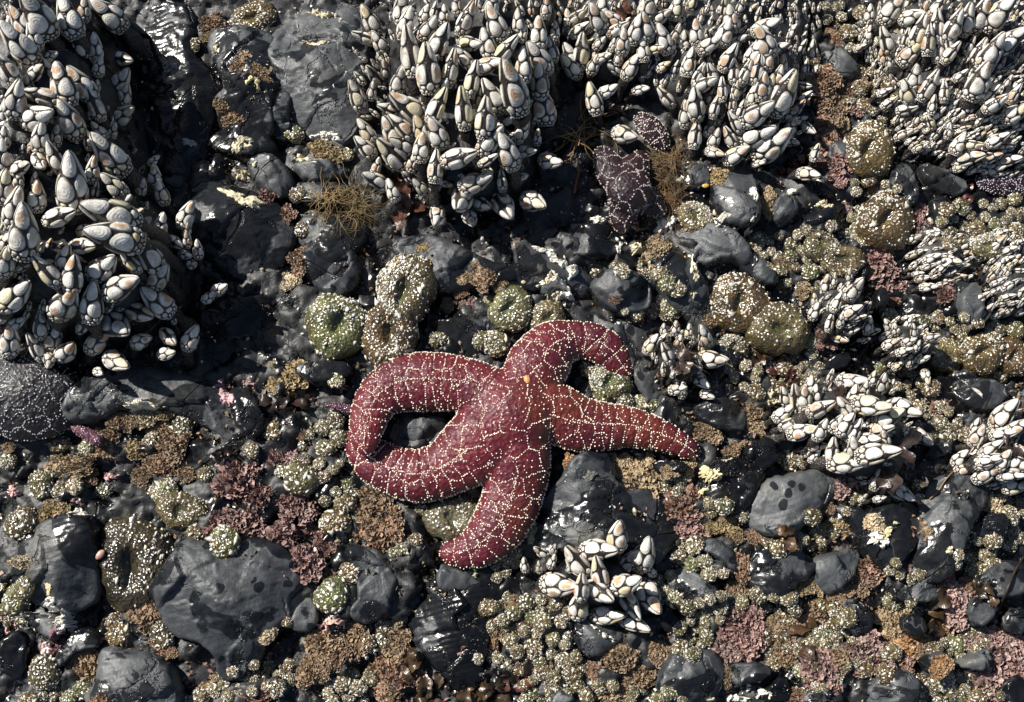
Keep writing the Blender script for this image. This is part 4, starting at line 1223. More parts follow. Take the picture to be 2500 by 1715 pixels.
    def warp(p):
        c = armco(p)
        f = np.clip((c[:, 0] - 0.045) / 0.03, 0, 1)                # further out, cells stretch across the arm
        return np.column_stack([c[:, 0] * (1 + 0.45 * f) + 0.2 * np.abs(c[:, 1]), c[:, 1] * (1 - 0.42 * f), c[:, 2] * 0.5]), c
    sp, _ = sample(int(3000))
    ws, _c = warp(sp)
    seeds = []
    for q in ws:
        if not seeds or np.min(np.linalg.norm(np.array(seeds) - q, axis=1)) > cell:
            seeds.append(q)
    seeds = np.array(seeds)
    vw, _ = warp(v)
    sink = np.zeros(len(v))
    for s in range(0, len(v), 4000):
        d = np.sort(np.linalg.norm(vw[s:s + 4000, None] - seeds[None], axis=2), axis=1)
        sink[s:s + 4000] = np.clip((d[:, 1] - d[:, 0]) / 0.006, 0, 1)
    vn = np.zeros_like(v)
    for kk in range(3):
        np.add.at(vn, t[:, kk], nrm * area[:, None])
    vn /= np.linalg.norm(vn, axis=1)[:, None] + 1e-12
    v = v + vn * ((0.0003 + 0.0011 * np.clip((_[:, 0] - 0.05) / 0.03, 0, 1)) * np.sqrt(sink))[:, None]
    body.vertices.foreach_set('co', v.astype(np.float32).ravel())
    body.update()
    a, b_, c_ = v[t[:, 0]], v[t[:, 1]], v[t[:, 2]]
    p, nn = sample(int(95000 * dens))
    wp, ac = warp(p)
    edge = np.zeros(len(p))
    f1 = np.zeros(len(p))
    for s in range(0, len(p), 4000):
        d = np.sort(np.linalg.norm(wp[s:s + 4000, None] - seeds[None], axis=2), axis=1)
        edge[s:s + 4000] = d[:, 1] - d[:, 0]
        f1[s:s + 4000] = d[:, 0]
    want = (edge < 0.00075) | (g.random(len(p)) < 0.10 * random_dots) | ((np.abs(ac[:, 3]) < 0.035) & (ac[:, 0] > 0.04))
    want |= (nn[:, 2] < 0.42) & (nn[:, 2] > 0.05) & (nn[:, 2] < 0.3) & (g.random(len(p)) < 0.22)
    p, nn = p[want], nn[want]
    cellg, keep = {}, []
    md2 = 0.00122 ** 2
    for i, q in enumerate(p):
        key = (int(q[0] // 0.0017), int(q[1] // 0.0017), int(q[2] // 0.0017))
        bad = False
        for dx in (-1, 0, 1):
            for dy in (-1, 0, 1):
                for dz in (-1, 0, 1):
                    for j in cellg.get((key[0] + dx, key[1] + dy, key[2] + dz), ()):
                        e = p[j] - q
                        if e @ e < md2:
                            bad = True
                            break
                if bad:
                    break
            if bad:
                break
        if not bad:
            cellg.setdefault(key, []).append(i)
            keep.append(i)
    p, nn = p[keep], nn[keep]
    ph = (1 + 5 ** .5) / 2
    iv = np.array([(-1, ph, 0), (1, ph, 0), (-1, -ph, 0), (1, -ph, 0), (0, -1, ph), (0, 1, ph), (0, -1, -ph), (0, 1, -ph), (ph, 0, -1), (ph, 0, 1), (-ph, 0, -1), (-ph, 0, 1)]) / math.hypot(1, ph)
    fi = np.array([(0, 11, 5), (0, 5, 1), (0, 1, 7), (0, 7, 10), (0, 10, 11), (1, 5, 9), (5, 11, 4), (11, 10, 2), (10, 7, 6), (7, 1, 8), (3, 9, 4), (3, 4, 2), (3, 2, 6), (3, 6, 8), (3, 8, 9), (4, 9, 5), (2, 4, 11), (6, 2, 10), (8, 6, 7), (9, 8, 1)])
    sz = spine_r * g.uniform(0.6, 1.25, len(p))
    SV = (p + nn * (sz * 0.35)[:, None])[:, None, :] + iv[None] * sz[:, None, None]
    SF = fi[None] + (np.arange(len(p)) * 12)[:, None, None]
    root = obj('sea_star', None)
    root.empty_display_size = 0.02
    cx, cy = T(tile, *(disc[0][:2] if disc else arms[0][0][:2]))
    loc = P(cx, cy, 0)
    root.location = loc
    bo = obj('body', body, root)
    bo.location = -Vector(loc)
    so = obj('spines', mesh_np('spines', SV.reshape(-1, 3), SF.reshape(-1, 3), [M['spine']]), root)
    so.location = -Vector(loc)
    so.color = (*spine_col, 1)
    so['kind'] = 'stuff'
    tag(root, label, 'sea star', group, (cx, cy))
    # keep later things off the star
    return v, t


STAR_ARMS = [
    [(1130, 600, 190), (1000, 520, 170), (850, 455, 165), (700, 432, 172), (560, 430, 172), (430, 450, 158), (325, 515, 135), (262, 610, 112), (238, 710, 95), (228, 790, 76), (232, 850, 48)],
    [(1100, 680, 190), (960, 770, 215), (840, 862, 204), (700, 955, 162), (550, 995, 150), (400, 962, 135), (280, 900, 122), (200, 815, 88), (158, 735, 50)],
    [(1140, 720, 190), (1145, 850, 195), (1140, 960, 196), (1125, 1080, 180), (1085, 1200, 168), (1010, 1325, 150), (905, 1420, 118), (795, 1458, 82), (700, 1452, 46)],
    [(1180, 600, 190), (1350, 610, 180), (1500, 678, 168), (1650, 698, 146), (1800, 700, 116), (1950, 734, 98), (2090, 787, 76), (2180, 835, 58), (2220, 872, 30)],
    [(1150, 560, 185), (1220, 420, 175), (1275, 320, 185), (1370, 215, 160), (1490, 178, 112), (1610, 192, 108), (1700, 248, 100), (1765, 325, 72), (1815, 385, 36)],
]
LIFT = [[0.006, .006, .004, .003, .003, .003, .004, .007, .012, .018, .022], None, None, None, None]
for i in range(1, 5):
    LIFT[i] = [0.006, 0.004, 0.002] + [0] * (len(STAR_ARMS[i]) - 3)
star_v, star_t = sea_star('large wine-red sea star with white net pattern sprawled in the centre', STAR_ARMS, [(1130, 630, 240, 0.017)], 'S', 'star_red', (0.80, 0.68, 0.54), 3, LIFT)
star_bvh = BVHTree.FromPolygons(star_v.tolist(), star_t.tolist())


def star_over(x, y):
    h = star_bvh.ray_cast(Vector((x, y, 0.3)), Vector((0, 0, -1)))
    return h[0].z if h[0] is not None else None


sea_star('dark purple sea star with white flecks in the hollow above the red star',
         [[(1535, 455, 45), (1548, 415, 40), (1562, 385, 24), (1568, 370, 10)], [(1540, 470, 50), (1575, 490, 40), (1605, 510, 26), (1622, 524, 10)],
          [(1530, 480, 50), (1522, 520, 36), (1518, 550, 27), (1514, 568, 12)], [(1525, 450, 45), (1495, 425, 40), (1480, 395, 34), (1465, 365, 18)]],
         [(1535, 465, 55, 0.012)], 'P', 'star_purple', (0.36, 0.31, 0.30), 5, cell=0.0105, dens=0.16, base_lift=0.004, spine_r=0.00075, random_dots=0.03)
sea_star('maroon sea star arm behind the single grey barnacle',
         [[(1556, 284, 16), (1582, 308, 30), (1606, 336, 28), (1622, 362, 18)]], None, 'P', 'star_purple', (0.60, 0.52, 0.48), 8, cell=0.009, dens=0.08, base_lift=0.004, random_dots=0.15)
sea_star('black humped sea star with white dots at the left edge',
         [[(60, 970, 90), (120, 950, 75), (160, 930, 45), (178, 915, 20)], [(60, 970, 90), (110, 1010, 70), (150, 1035, 40), (165, 1045, 18)],
          [(50, 970, 90), (0, 1000, 70), (-50, 1040, 40)], [(50, 960, 90), (10, 900, 70), (-30, 860, 40)], [(60, 960, 90), (90, 890, 70), (110, 850, 40)]],
         [(70, 965, 112, 0.006)], 'P', 'star_black', (0.38, 0.38, 0.40), 11, cell=0.010, dens=0.18, base_lift=0.004, thick=0.42, random_dots=0.12, spine_r=0.00065)
sea_star('small violet sea star arm tip beside the black sea star',
         [[(175, 1043, 8), (195, 1052, 13), (222, 1065, 16), (245, 1080, 15)]], None, 'P', 'star_violet', (0.4, 0.25, 0.3), 12, cell=0.006, dens=0.05, base_lift=0.010, spine_r=0.0005)
sea_star('thin violet sea star arm poking out left of the red star',
         [[(792, 990, 6), (815, 992, 9), (840, 996, 11), (870, 1002, 11)]], None, 'P', 'star_violet', (0.35, 0.2, 0.3), 13, cell=0.006, dens=0.05, base_lift=0.012, spine_r=0.0005)
sea_star('flat purple sea star under the upper right corner barnacles',
         [[(2390, 440, 22), (2430, 445, 34), (2480, 450, 34), (2520, 455, 22)]], None, 'P', 'star_purple', (0.4, 0.36, 0.42), 14, cell=0.007, dens=0.12, base_lift=0.0, random_dots=0.3)

# ------------------------------------------------------------------ shell chips
CHIP_COLS = np.array([(0.74, 0.71, 0.62), (0.66, 0.61, 0.48), (0.56, 0.52, 0.43), (0.80, 0.78, 0.74), (0.55, 0.48, 0.32), (0.48, 0.27, 0.10), (0.10, 0.11, 0.13), (0.05, 0.05, 0.06), (0.35, 0.42, 0.50), (0.30, 0.27, 0.22)])
CHIP_P = np.array([.22, .18, .16, .10, .12, .04, .03, .02, .03, .10])
CHIP_P = CHIP_P / CHIP_P.sum()
OCT = np.array([(1, 0, 0), (-1, 0, 0), (0, 1, 0), (0, -1, 0), (0, 0, 1), (0, 0, -1)], float)
OCF = np.array([(0, 2, 4), (2, 1, 4), (1, 3, 4), (3, 0, 4), (2, 0, 5), (1, 2, 5), (3, 1, 5), (0, 3, 5)])


def chips(points, normals, sizes, g):
    n = len(points)
    pts = np.repeat(OCT[None], n, 0) * (1 + g.normal(0, .22, (n, 6, 1)))
    pts = pts * np.stack([sizes * g.uniform(.75, 1.5, n), sizes * g.uniform(.5, .95, n), sizes * g.uniform(.22, .5, n)], 1)[:, None, :]
    nz = normals + g.normal(0, .35, normals.shape)
    nz /= np.linalg.norm(nz, axis=1)[:, None]
    r = g.normal(0, 1, normals.shape)
    xx = np.cross(nz, r)
    xx /= np.linalg.norm(xx, axis=1)[:, None] + 1e-9
    yy = np.cross(nz, xx)
    w = pts[:, :, :1] * xx[:, None] + pts[:, :, 1:2] * yy[:, None] + pts[:, :, 2:] * nz[:, None] + points[:, None]
    f = OCF[None] + (np.arange(n) * 6)[:, None, None]
    c = CHIP_COLS[g.choice(len(CHIP_COLS), n, p=CHIP_P)] * g.uniform(.58, 1.05, (n, 1))
    c = np.concatenate([np.repeat(c[:, None], 6, 1), np.ones((n, 6, 1))], 2)
    return w.reshape(-1, 3), f.reshape(-1, 3), c.reshape(-1, 4)


# ------------------------------------------------------------------ anemones
def anemone_proto(seed, opened, n_chip, chip):
    g = np.random.default_rng(100 + seed)
    na, prof = 40 if opened else 22, []
    if opened:
        prof = [(1.0, -.25), (1.04, .05), (1.0, .24), (.88, .42), (.70, .54), (.50, .585), (.34, .56), (.25, .48), (.21, .38)]
    else:
        prof = [(.92, -.3), (1.02, .02), (.97, .25), (.80, .50), (.55, .66), (.28, .70), (.12, .66)]
    th = np.arange(na) * 2 * math.pi / na
    ph = g.uniform(0, 6.3, 4)
    lump = 1 + 0.07 * np.sin(2 * th + ph[0]) + 0.05 * np.sin(3 * th + ph[1]) + 0.025 * np.sin(7 * th + ph[2])
    V, F = [], []
    for k, (r, z) in enumerate(prof):
        wr = r * lump * (1 + g.normal(0, .018, na))
        f_in = max(0.0, min(1.0, (k - 4) / 3)) if opened else 0.0          # the mouth is a slanting oval
        V.append(np.stack([wr * np.cos(th) * (1 + .45 * f_in) + .10 * f_in, wr * np.sin(th) * (1 - .30 * f_in) - .06 * f_in, z * (1 + 0.05 * np.sin(th + ph[3])) + g.normal(0, .018, na)], 1))
    for k in range(len(prof) - 1):
        for i in range(na):
            a, b_ = k * na + i, k * na + (i + 1) % na
            F += [(a, b_, b_ + na), (a, b_ + na, a + na)]
    V.append(np.array([[.10 if opened else 0, -.06 if opened else 0, prof[-1][1] - (.10 if opened else .03)]]))
    k = (len(prof) - 1) * na
    for i in range(na):
        F.append((k + i, k + (i + 1) % na, len(prof) * na))
    V, F = np.concatenate(V), np.array(F)
    body = mesh_np('column', V, F, [M['anemone']])
    disc = None
    if opened:
        dv = [(0.34 * lump * np.cos(th) + .10, 0.17 * lump * np.sin(th) - .06, 0.43 + 0.02 * np.sin(9 * th)),
              (0.20 * np.cos(th) * lump + .10, 0.10 * np.sin(th) - .06, 0.38 + 0.03 * np.sin(5 * th)), (0.08 * np.cos(th) + .10, 0.03 * np.sin(th) - .06, 0.32 + 0 * th)]
        DV = np.concatenate([np.stack(q, 1) for q in dv] + [np.array([[.10, -.06, .28]])])
        DF = []
        for k in range(2):
            for i in range(na):
                a, b_ = k * na + i, k * na + (i + 1) % na
                DF += [(a, b_, b_ + na), (a, b_ + na, a + na)]
        for i in range(na):
            DF.append((2 * na + i, 2 * na + (i + 1) % na, 3 * na))
        disc = mesh_np('oral_disc', DV, np.array(DF), [M['disc']])
    a, b_, c_ = V[F[:, 0]], V[F[:, 1]], V[F[:, 2]]
    nr = np.cross(b_ - a, c_ - a)
    ar = np.linalg.norm(nr, axis=1)
    nr /= ar[:, None] + 1e-12
    rad = np.linalg.norm(((a + b_ + c_) / 3)[:, :2], axis=1)
    wgt = ar * (((a + b_ + c_) / 3)[:, 2] > -.05)
    if opened:
        wgt = wgt * np.where(rad < .33, .15, 1.0)
        mid = (a + b_ + c_) / 3
        dr = g.uniform(0, 6.3)
        wgt = wgt * (0.35 + np.clip(0.5 + 0.9 * np.sin(np.arctan2(mid[:, 1], mid[:, 0]) + dr), 0, 1.4))
    wgt /= wgt.sum()
    idx = g.choice(len(F), n_chip, p=wgt)
    u, w = g.random(n_chip), g.random(n_chip)
    sw = u + w > 1
    u[sw], w[sw] = 1 - u[sw], 1 - w[sw]
    p = a[idx] + (b_[idx] - a[idx]) * u[:, None] + (c_[idx] - a[idx]) * w[:, None]
    sz = chip * np.exp(g.normal(0, .45, n_chip))
    cv, cf, cc = chips(p, nr[idx], sz, g)
    return body, disc, mesh_np('shell_bits', cv, cf, [M['chips']], smooth=False, attrs={'col': cc})


AN_BIG = [anemone_proto(k, True, (420, 190, 320, 620)[k], (.042, .038, .046, .046)[k]) for k in range(4)]
AN_SML = [anemone_proto(10 + k, False, (95, 120, 140, 110, 80)[k], .088) for k in range(5)]

# tile, x, y, radius x, radius y (photograph px), prototype, colour, label
GREEN, OLIVE, BROWN, DARK = (0.066, 0.066, 0.022), (0.080, 0.064, 0.026), (0.075, 0.048, 0.016), (0.030, 0.022, 0.012)
ANEM = [
    ('P', 820, 792, 72, 82, 0, GREEN, 'bright green open anemone with white shell bits, left of the star top'),
    ('P', 946, 815, 76, 80, 2, BROWN, 'brown open anemone touching the upper left star arm'),
    ('P', 990, 705, 74, 92, 3, OLIVE, 'anemone heaped with white shells and grit above the brown one'),
    ('P', 1248, 752, 60, 50, 1, (0.11, 0.11, 0.045), 'smooth olive dome anemone above the centre of the star'),
    ('P', 1335, 775, 48, 40, 1, OLIVE, 'olive anemone touching the root of the upper star arm'),
    ('P', 1812, 737, 82, 68, 2, BROWN, 'large brown anemone ringed with shell grit right of the star top'),
    ('P', 1905, 800, 78, 62, 1, OLIVE, 'flat olive anemone between the brown ringed anemone and small barnacles'),
    ('P', 2127, 361, 70, 72, 2, BROWN, 'brown shell-dotted anemone left of the upper right corner colony'),
    ('P', 2170, 535, 85, 62, 2, BROWN, 'wide brown anemone with yellow and white bits below the corner colony'),
    ('P', 1700, 530, 44, 42, 3, OLIVE, 'shell-topped anemone right of the purple star'),
    ('P', 612, 40, 66, 44, 2, BROWN, 'amber-brown anemone at the top edge left of centre'),
    ('P', 2312, 868, 50, 42, 1, OLIVE, 'olive anemone right of the small barnacle patch'),
    ('P', 2405, 860, 58, 52, 2, BROWN, 'brown anemone strewn with white bits near the right edge'),
    ('P', 2478, 870, 42, 50, 1, BROWN, 'brown anemone cut by the right edge'),
    ('P', 324, 1375, 92, 118, 1, DARK, 'huge dark brown anemone studded with coloured shell bits, lower left'),
    ('P', 440, 1245, 60, 44, 1, OLIVE, 'olive anemone between the dark anemone and the pink algae'),
    ('P', 1105, 1262, 70, 55, 1, (0.10, 0.085, 0.05), 'flat sandy anemone in the notch between the two lower star arms'),
    ('P', 1492, 930, 62, 34, 3, GREEN, 'green shell-covered anemone under the tip of the top star arm'),
    ('P', 2062, 634, 55, 38, 1, OLIVE, 'olive anemone left of the round pink algae'),
    ('P', 2010, 600, 50, 36, 2, OLIVE, 'grit-covered anemone up left of the round pink algae'),
    ('P', 1792, 850, 44, 40, 3, OLIVE, 'gritty anemone below the brown ringed anemone'),
    ('P', 2420, 600, 40, 36, 3, OLIVE, 'gritty olive anemone near the right-edge barnacle patch'),
]
SMALL_AT = {
    'E': [(980, 460, 20), (1010, 740, 36), (640, 715, 24), (930, 720, 26), (1650, 250, 30), (1790, 240, 17), (1830, 270, 22), (1990, 250, 25), (2080, 290, 22), (2130, 350, 25),
          (2190, 390, 22), (2080, 470, 22), (2140, 520, 30), (2030, 530, 20), (1930, 550, 18), (1850, 530, 11), (1620, 890, 26), (1700, 1090, 22), (1850, 1120, 24), (1940, 1130, 22), (1240, 600, 22)],
    'G': [(1070, 230, 34), (1450, 560, 38), (1270, 490, 28), (260, 180, 32), (130, 430, 38), (2150, 900, 42), (1950, 140, 44), (2170, 420, 36), (100, 930, 36), (280, 1400, 40),
          (780, 1160, 36), (1050, 1150, 30), (1850, 1070, 17), (50, 30, 20), (670, 220, 20), (1330, 120, 20), (380, 220, 24), (480, 190, 22), (1010, 250, 24), (150, 850, 26), (740, 1080, 22)],
    'D': [(1180, 1260, 30), (1760, 1310, 28), (1625, 1435, 20), (550, 1420, 18), (980, 1370, 22), (380, 1390, 28), (50, 1500, 20), (2100, 1280, 22), (2180, 1230, 22), (2180, 980, 20), (2110, 1420, 26), (2200, 1350, 24)],
    'H': [(490, 540, 18), (400, 600, 18), (60, 760, 26), (530, 340, 20), (270, 590, 22), (30, 300, 26), (40, 180, 24), (350, 620, 14)],
    'A': [(1250, 290, 20), (1900, 860, 30), (1930, 1260, 22), (1960, 1490, 20)],
    'B': [(40, 1000, 20)],
}
ANF = [
    ('F', [(460, 30), (1200, 20), (1180, 280), (860, 400), (700, 400), (640, 300), (480, 160)]),
    ('F', [(280, 560), (560, 540), (860, 700), (860, 800), (1000, 930), (560, 1060), (380, 1060), (300, 880)]),
    ('F', [(1300, 900), (1560, 930), (1880, 1330), (1600, 1330), (1400, 1060)]),
    ('F', [(1290, 540), (1900, 560), (2240, 640), (2240, 960), (1840, 920), (1500, 640)]),
    ('C', [(930, 20), (1150, 40), (1300, 260), (1120, 330), (960, 200)]),
    ('C', [(1150, 420), (1280, 380), (1380, 560), (1500, 760), (1400, 860), (1250, 760), (1100, 640)]),
    ('C', [(1130, 1170), (1400, 1180), (1540, 1330), (1520, 1590), (1100, 1590)]),
    ('C', [(1740, 1340), (2232, 1230), (2232, 1590), (1640, 1590)]),
    ('C', [(760, 360), (920, 350), (900, 500), (780, 520)]),
    ('C', [(500, 1590), (700, 1500), (1120, 1440), (1120, 1590)]),
    ('I', [(0, 560), (100, 560), (320, 780), (270, 820), (0, 690)]),
    ('I', [(20, 960), (290, 900), (280, 1080), (40, 1080)]),
    ('I', [(270, 900), (700, 880), (760, 1000), (560, 1200), (280, 960)]),
    ('I', [(540, 1100), (940, 960), (1100, 980), (1110, 1140), (940, 1240), (760, 1260), (760, 1400), (560, 1340)]),
    ('I', [(940, 1180), (1230, 1140), (1380, 1180), (1380, 1420), (1050, 1450), (760, 1560), (760, 1330)]),
    ('I', [(1760, 730), (1870, 500), (2090, 560), (2080, 680), (1840, 790)]),
    ('I', [(2130, 260), (2240, 260), (2240, 600), (2090, 560)]),
    ('I', [(1540, 1480), (1900, 1380), (1960, 1500), (2100, 1560), (1900, 1610), (1540, 1610)]),
    ('I', [(810, 420), (1000, 250), (1150, 300), (900, 620), (800, 600)]),
    ('I', [(0, 1100), (240, 1120), (260, 1280), (0, 1290)]),
    ('I', [(1640, 1180), (1990, 1130), (2000, 1240), (1780, 1300), (1640, 1290)]),
    ('I', [(1350, 690), (1440, 680), (1440, 790), (1340, 790)]),
    ('I', [(1480, 750), (1570, 720), (1560, 830), (1480, 840)]),
    ('I', [(960, 200), (1600, 180), (1600, 280), (1120, 320)]),
    ('I', [(630, 0), (850, 0), (820, 80), (700, 80)]),
    ('I', [(1320, 940), (1560, 930), (1540, 1040), (1440, 1030)]),
    ('I', [(540, 540), (780, 500), (760, 600), (580, 600)]),
    ('I', [(180, 260), (460, 340), (440, 420), (200, 380)]),
    ('H', [(0, 120), (90, 100), (110, 300), (0, 380)]),
    ('H', [(940, 1000), (1100, 870), (1420, 880), (1500, 1020), (1540, 1310), (1650, 1340), (1500, 1600), (1200, 1600), (1180, 1390), (870, 1340), (1000, 1180)]),
    ('H', [(150, 1100), (420, 1030), (430, 1150), (180, 1250)]),
    ('H', [(0, 1390), (200, 1390), (200, 1600), (0, 1600)]),
    ('H', [(1500, 1500), (1800, 1480), (2000, 1520), (1900, 1600), (1540, 1600)]),
    ('H', [(2030, 760), (2180, 780), (2190, 930), (2090, 960)]),
    ('H', [(980, 660), (1160, 620), (1130, 790), (1010, 790)]),
    ('H', [(2100, 60), (2240, 70), (2240, 250), (2110, 230)]),
    ('H', [(2050, 1530), (2240, 1540), (2240, 1600), (2040, 1600)]),
    ('G', [(1200, 1600), (1400, 1430), (1780, 1290), (1930, 1390), (1900, 1480), (1500, 1600)]),
    ('G', [(1850, 40), (2240, 0), (2240, 120), (2080, 200), (1960, 180)]),
    ('G', [(2080, 260), (2240, 200), (2240, 530), (2110, 500)]),
    ('G', [(2080, 1420), (2240, 1400), (2240, 1600), (2090, 1600)]),
    ('G', [(0, 840), (190, 880), (180, 1050), (60, 1100), (0, 1030)]),
    ('G', [(200, 1560), (540, 1480), (560, 1600), (180, 1600)]),
    ('D', [(2060, 1250), (2200, 1190), (2160, 1560), (1800, 1600), (1900, 1480)]),
    ('E', [(1700, 1100), (1960, 1060), (2050, 1150), (1900, 1140)]),
]
LANDMARKS = [(1180, 1010, 'the red star'), (850, 1000, "the red star's looped arms"), (1450, 880, "the red star's upper arm"), (1600, 1060, "the red star's right arm tip"), (1110, 1330, "the red star's lower arm"),
             (320, 500, 'the left-edge colony'), (1100, 300, 'the colony above the star'), (1750, 200, 'the top right ridge colony'), (2330, 220, 'the corner colony'),
             (2160, 650, 'the round pink algae'), (2070, 1050, 'the middle right clump'), (2450, 1110, 'the low right-edge clump'), (1650, 890, 'the small barnacle knob'),
             (1450, 1410, 'the front barnacle clump'), (1535, 460, 'the purple star'), (80, 960, 'the black star'), (324, 1375, 'the huge dark anemone'), (560, 1440, 'the largest boulder'),
             (590, 1210, 'the frilly pink algae'), (1050, 1480, 'the wet layered slab'), (1810, 737, 'the brown ringed anemone'), (2440, 1660, 'the corner pink algae'), (820, 790, 'the green anemone'),
             (1810, 1560, 'the purple-brown algae'), (2130, 1400, 'the lower right boulders'), (410, 1640, 'the bottom boulder'), (1330, 1620, 'the bottom edge middle'), (2410, 690, 'the right-edge patch'), (660, 180, 'the broad grey slab')]


def where(x, y):
    a, b_, n = min(LANDMARKS, key=lambda q: math.hypot(q[0] - x, q[1] - y))
    dx, dy = x - a, y - b_
    if math.hypot(dx, dy) < 30:
        return 'beside ' + n
    s = ('above' if dy < 0 else 'below') if abs(dy) > 0.45 * abs(dx) else ''
    h = ('right of' if dx > 0 else 'left of') if abs(dx) > 0.45 * abs(dy) else ''
    return (f'{s} {h}'.replace('above', 'up').replace('below', 'down') if s and h else s or h) + ' ' + n


busy = []


def put_anemone(px, py, rx, ry, pr, color, label, group=None, parts=True):
    body, disc, bits = pr
    r = (rx + ry) / 2 * S
    q = at_surface(px, py, 0, 0.01)
    z = min(q[2], HBL(q[0], q[1]) + 0.006) + r * 0.10
    q = P(px, py, z + r * 0.35)
    root = obj('sea_anemone', None)
    root.empty_display_size = 0.01
    root.location = (q[0], q[1], z)
    a = random.uniform(0, 6.28)
    hz = r * random.uniform(0.75, 1.0)
    for nm, me in (('column', body), ('oral_disc', disc), ('shell_bits', bits)):
        if me is None:
            continue
        o = obj(nm, me, root)
        o.matrix_local = Matrix.Diagonal((rx * S, ry * S, hz, 1)) @ Matrix.Rotation(a, 4, 'Z')
        if nm == 'column':
            k = random.uniform(.75, 1.3)
            o.color = (color[0] * k, color[1] * k * random.uniform(.9, 1.1), color[2] * k, 1)
        elif nm == 'oral_disc':
            o.color = (color[0] * .95, color[1] * 1.15, color[2] * 1.2, 1)
        else:
            o['kind'] = 'stuff'
    tag(root, label, 'anemone', group, (px, py))
    busy.append((px, py, max(rx, ry)))
    return root


for t, x, y, rx, ry, k, c, lab in ANEM:
    px, py = T(t, x, y)
    put_anemone(px, py, rx, ry, AN_BIG[k], c, lab)
for t, rows in SMALL_AT.items():
    for x, y, r in rows:
        px, py = T(t, x, y)
        put_anemone(px, py, r, r * random.uniform(.85, 1.1), random.choice(AN_SML), random.choice((OLIVE, OLIVE, GREEN, BROWN)), '%s grit-coated anemone %s' % ('rounded' if r > 25 else 'little', where(px, py)), 'shell-coated small anemones')
fill_pts = []
for t, poly in ANF:
    pa = [T(t, *q) for q in poly]
    arr = np.array(pa)
    lo, hi = arr.min(0), arr.max(0)
    area = abs(sum(a[0] * b_[1] - b_[0] * a[1] for a, b_ in zip(pa, pa[1:] + pa[:1]))) / 2
    tries = 0
    while tries < area / 22:
        tries += 1
        x, y = random.uniform(lo[0], hi[0]), random.uniform(lo[1], hi[1])
        if not in_poly(pa, x, y):
            continue
        r = random.uniform(12, 24)
        if any(math.hypot(x - a, y - b_) < (r + c) * 0.78 for a, b_, c in busy):
            continue
        w = P(x, y, 0.02)
        if star_over(w[0], w[1]) is not None:
            continue
        busy.append((x, y, r))
        fill_pts.append((x, y, r))
fill_pts.sort(key=lambda q: -q[2])
n_anem = len(ANEM) + sum(len(v) for v in SMALL_AT.values())
busy_keep = list(busy)
rest = fill_pts[300 - n_anem:]
for x, y, r in fill_pts[:300 - n_anem]:
    put_anemone(x, y, r * random.uniform(.9, 1.2), r, random.choice(AN_SML), random.choice((OLIVE, OLIVE, OLIVE, GREEN, BROWN)), '%s clustered anemone %s' % ('larger' if r > 20 else 'medium' if r > 16 else 'small', where(x, y)), 'crowded shell-coated small anemones')
if rest:
    V, F, off = [], [], 0
    CV, CF, CC, coff = [], [], [], 0
    for x, y, r in rest:
        body, _, bits = random.choice(AN_SML)
        q = at_surface(x, y, 0, 0.01)
        z = min(q[2], HBL(q[0], q[1]) + .006) + r * S * .1
        q = P(x, y, z + r * S * .35)
        a = random.uniform(0, 6.28)
        m3 = np.array([[math.cos(a), -math.sin(a), 0], [math.sin(a), math.cos(a), 0], [0, 0, .9]]) * r * S
        v, t = tris_of(body)
        V.append(v @ m3.T + np.array([q[0], q[1], z]))
        F.append(t + off)
        off += len(v)
        v, t = tris_of(bits)
        cc = np.empty(len(v) * 4, dtype=np.float32)
        bits.attributes['col'].data.foreach_get('color', cc)
        CV.append(v @ m3.T + np.array([q[0], q[1], z]))
        CF.append(t + coff)
        CC.append(cc.reshape(-1, 4))
        coff += len(v)
    o = obj('small_anemones', mesh_np('small_anemones', np.concatenate(V), np.concatenate(F), [M['anemone']]))
    o.color = (*OLIVE, 1)
    o['kind'] = 'stuff'
    o['label'] = 'mat of tiny olive anemones between the larger ones'
    o['category'] = 'anemones'
    o2 = obj('shell_bits', mesh_np('shell_bits', np.concatenate(CV), np.concatenate(CF), [M['chips']], smooth=False, attrs={'col': np.concatenate(CC)}), o)
    o2['kind'] = 'stuff'


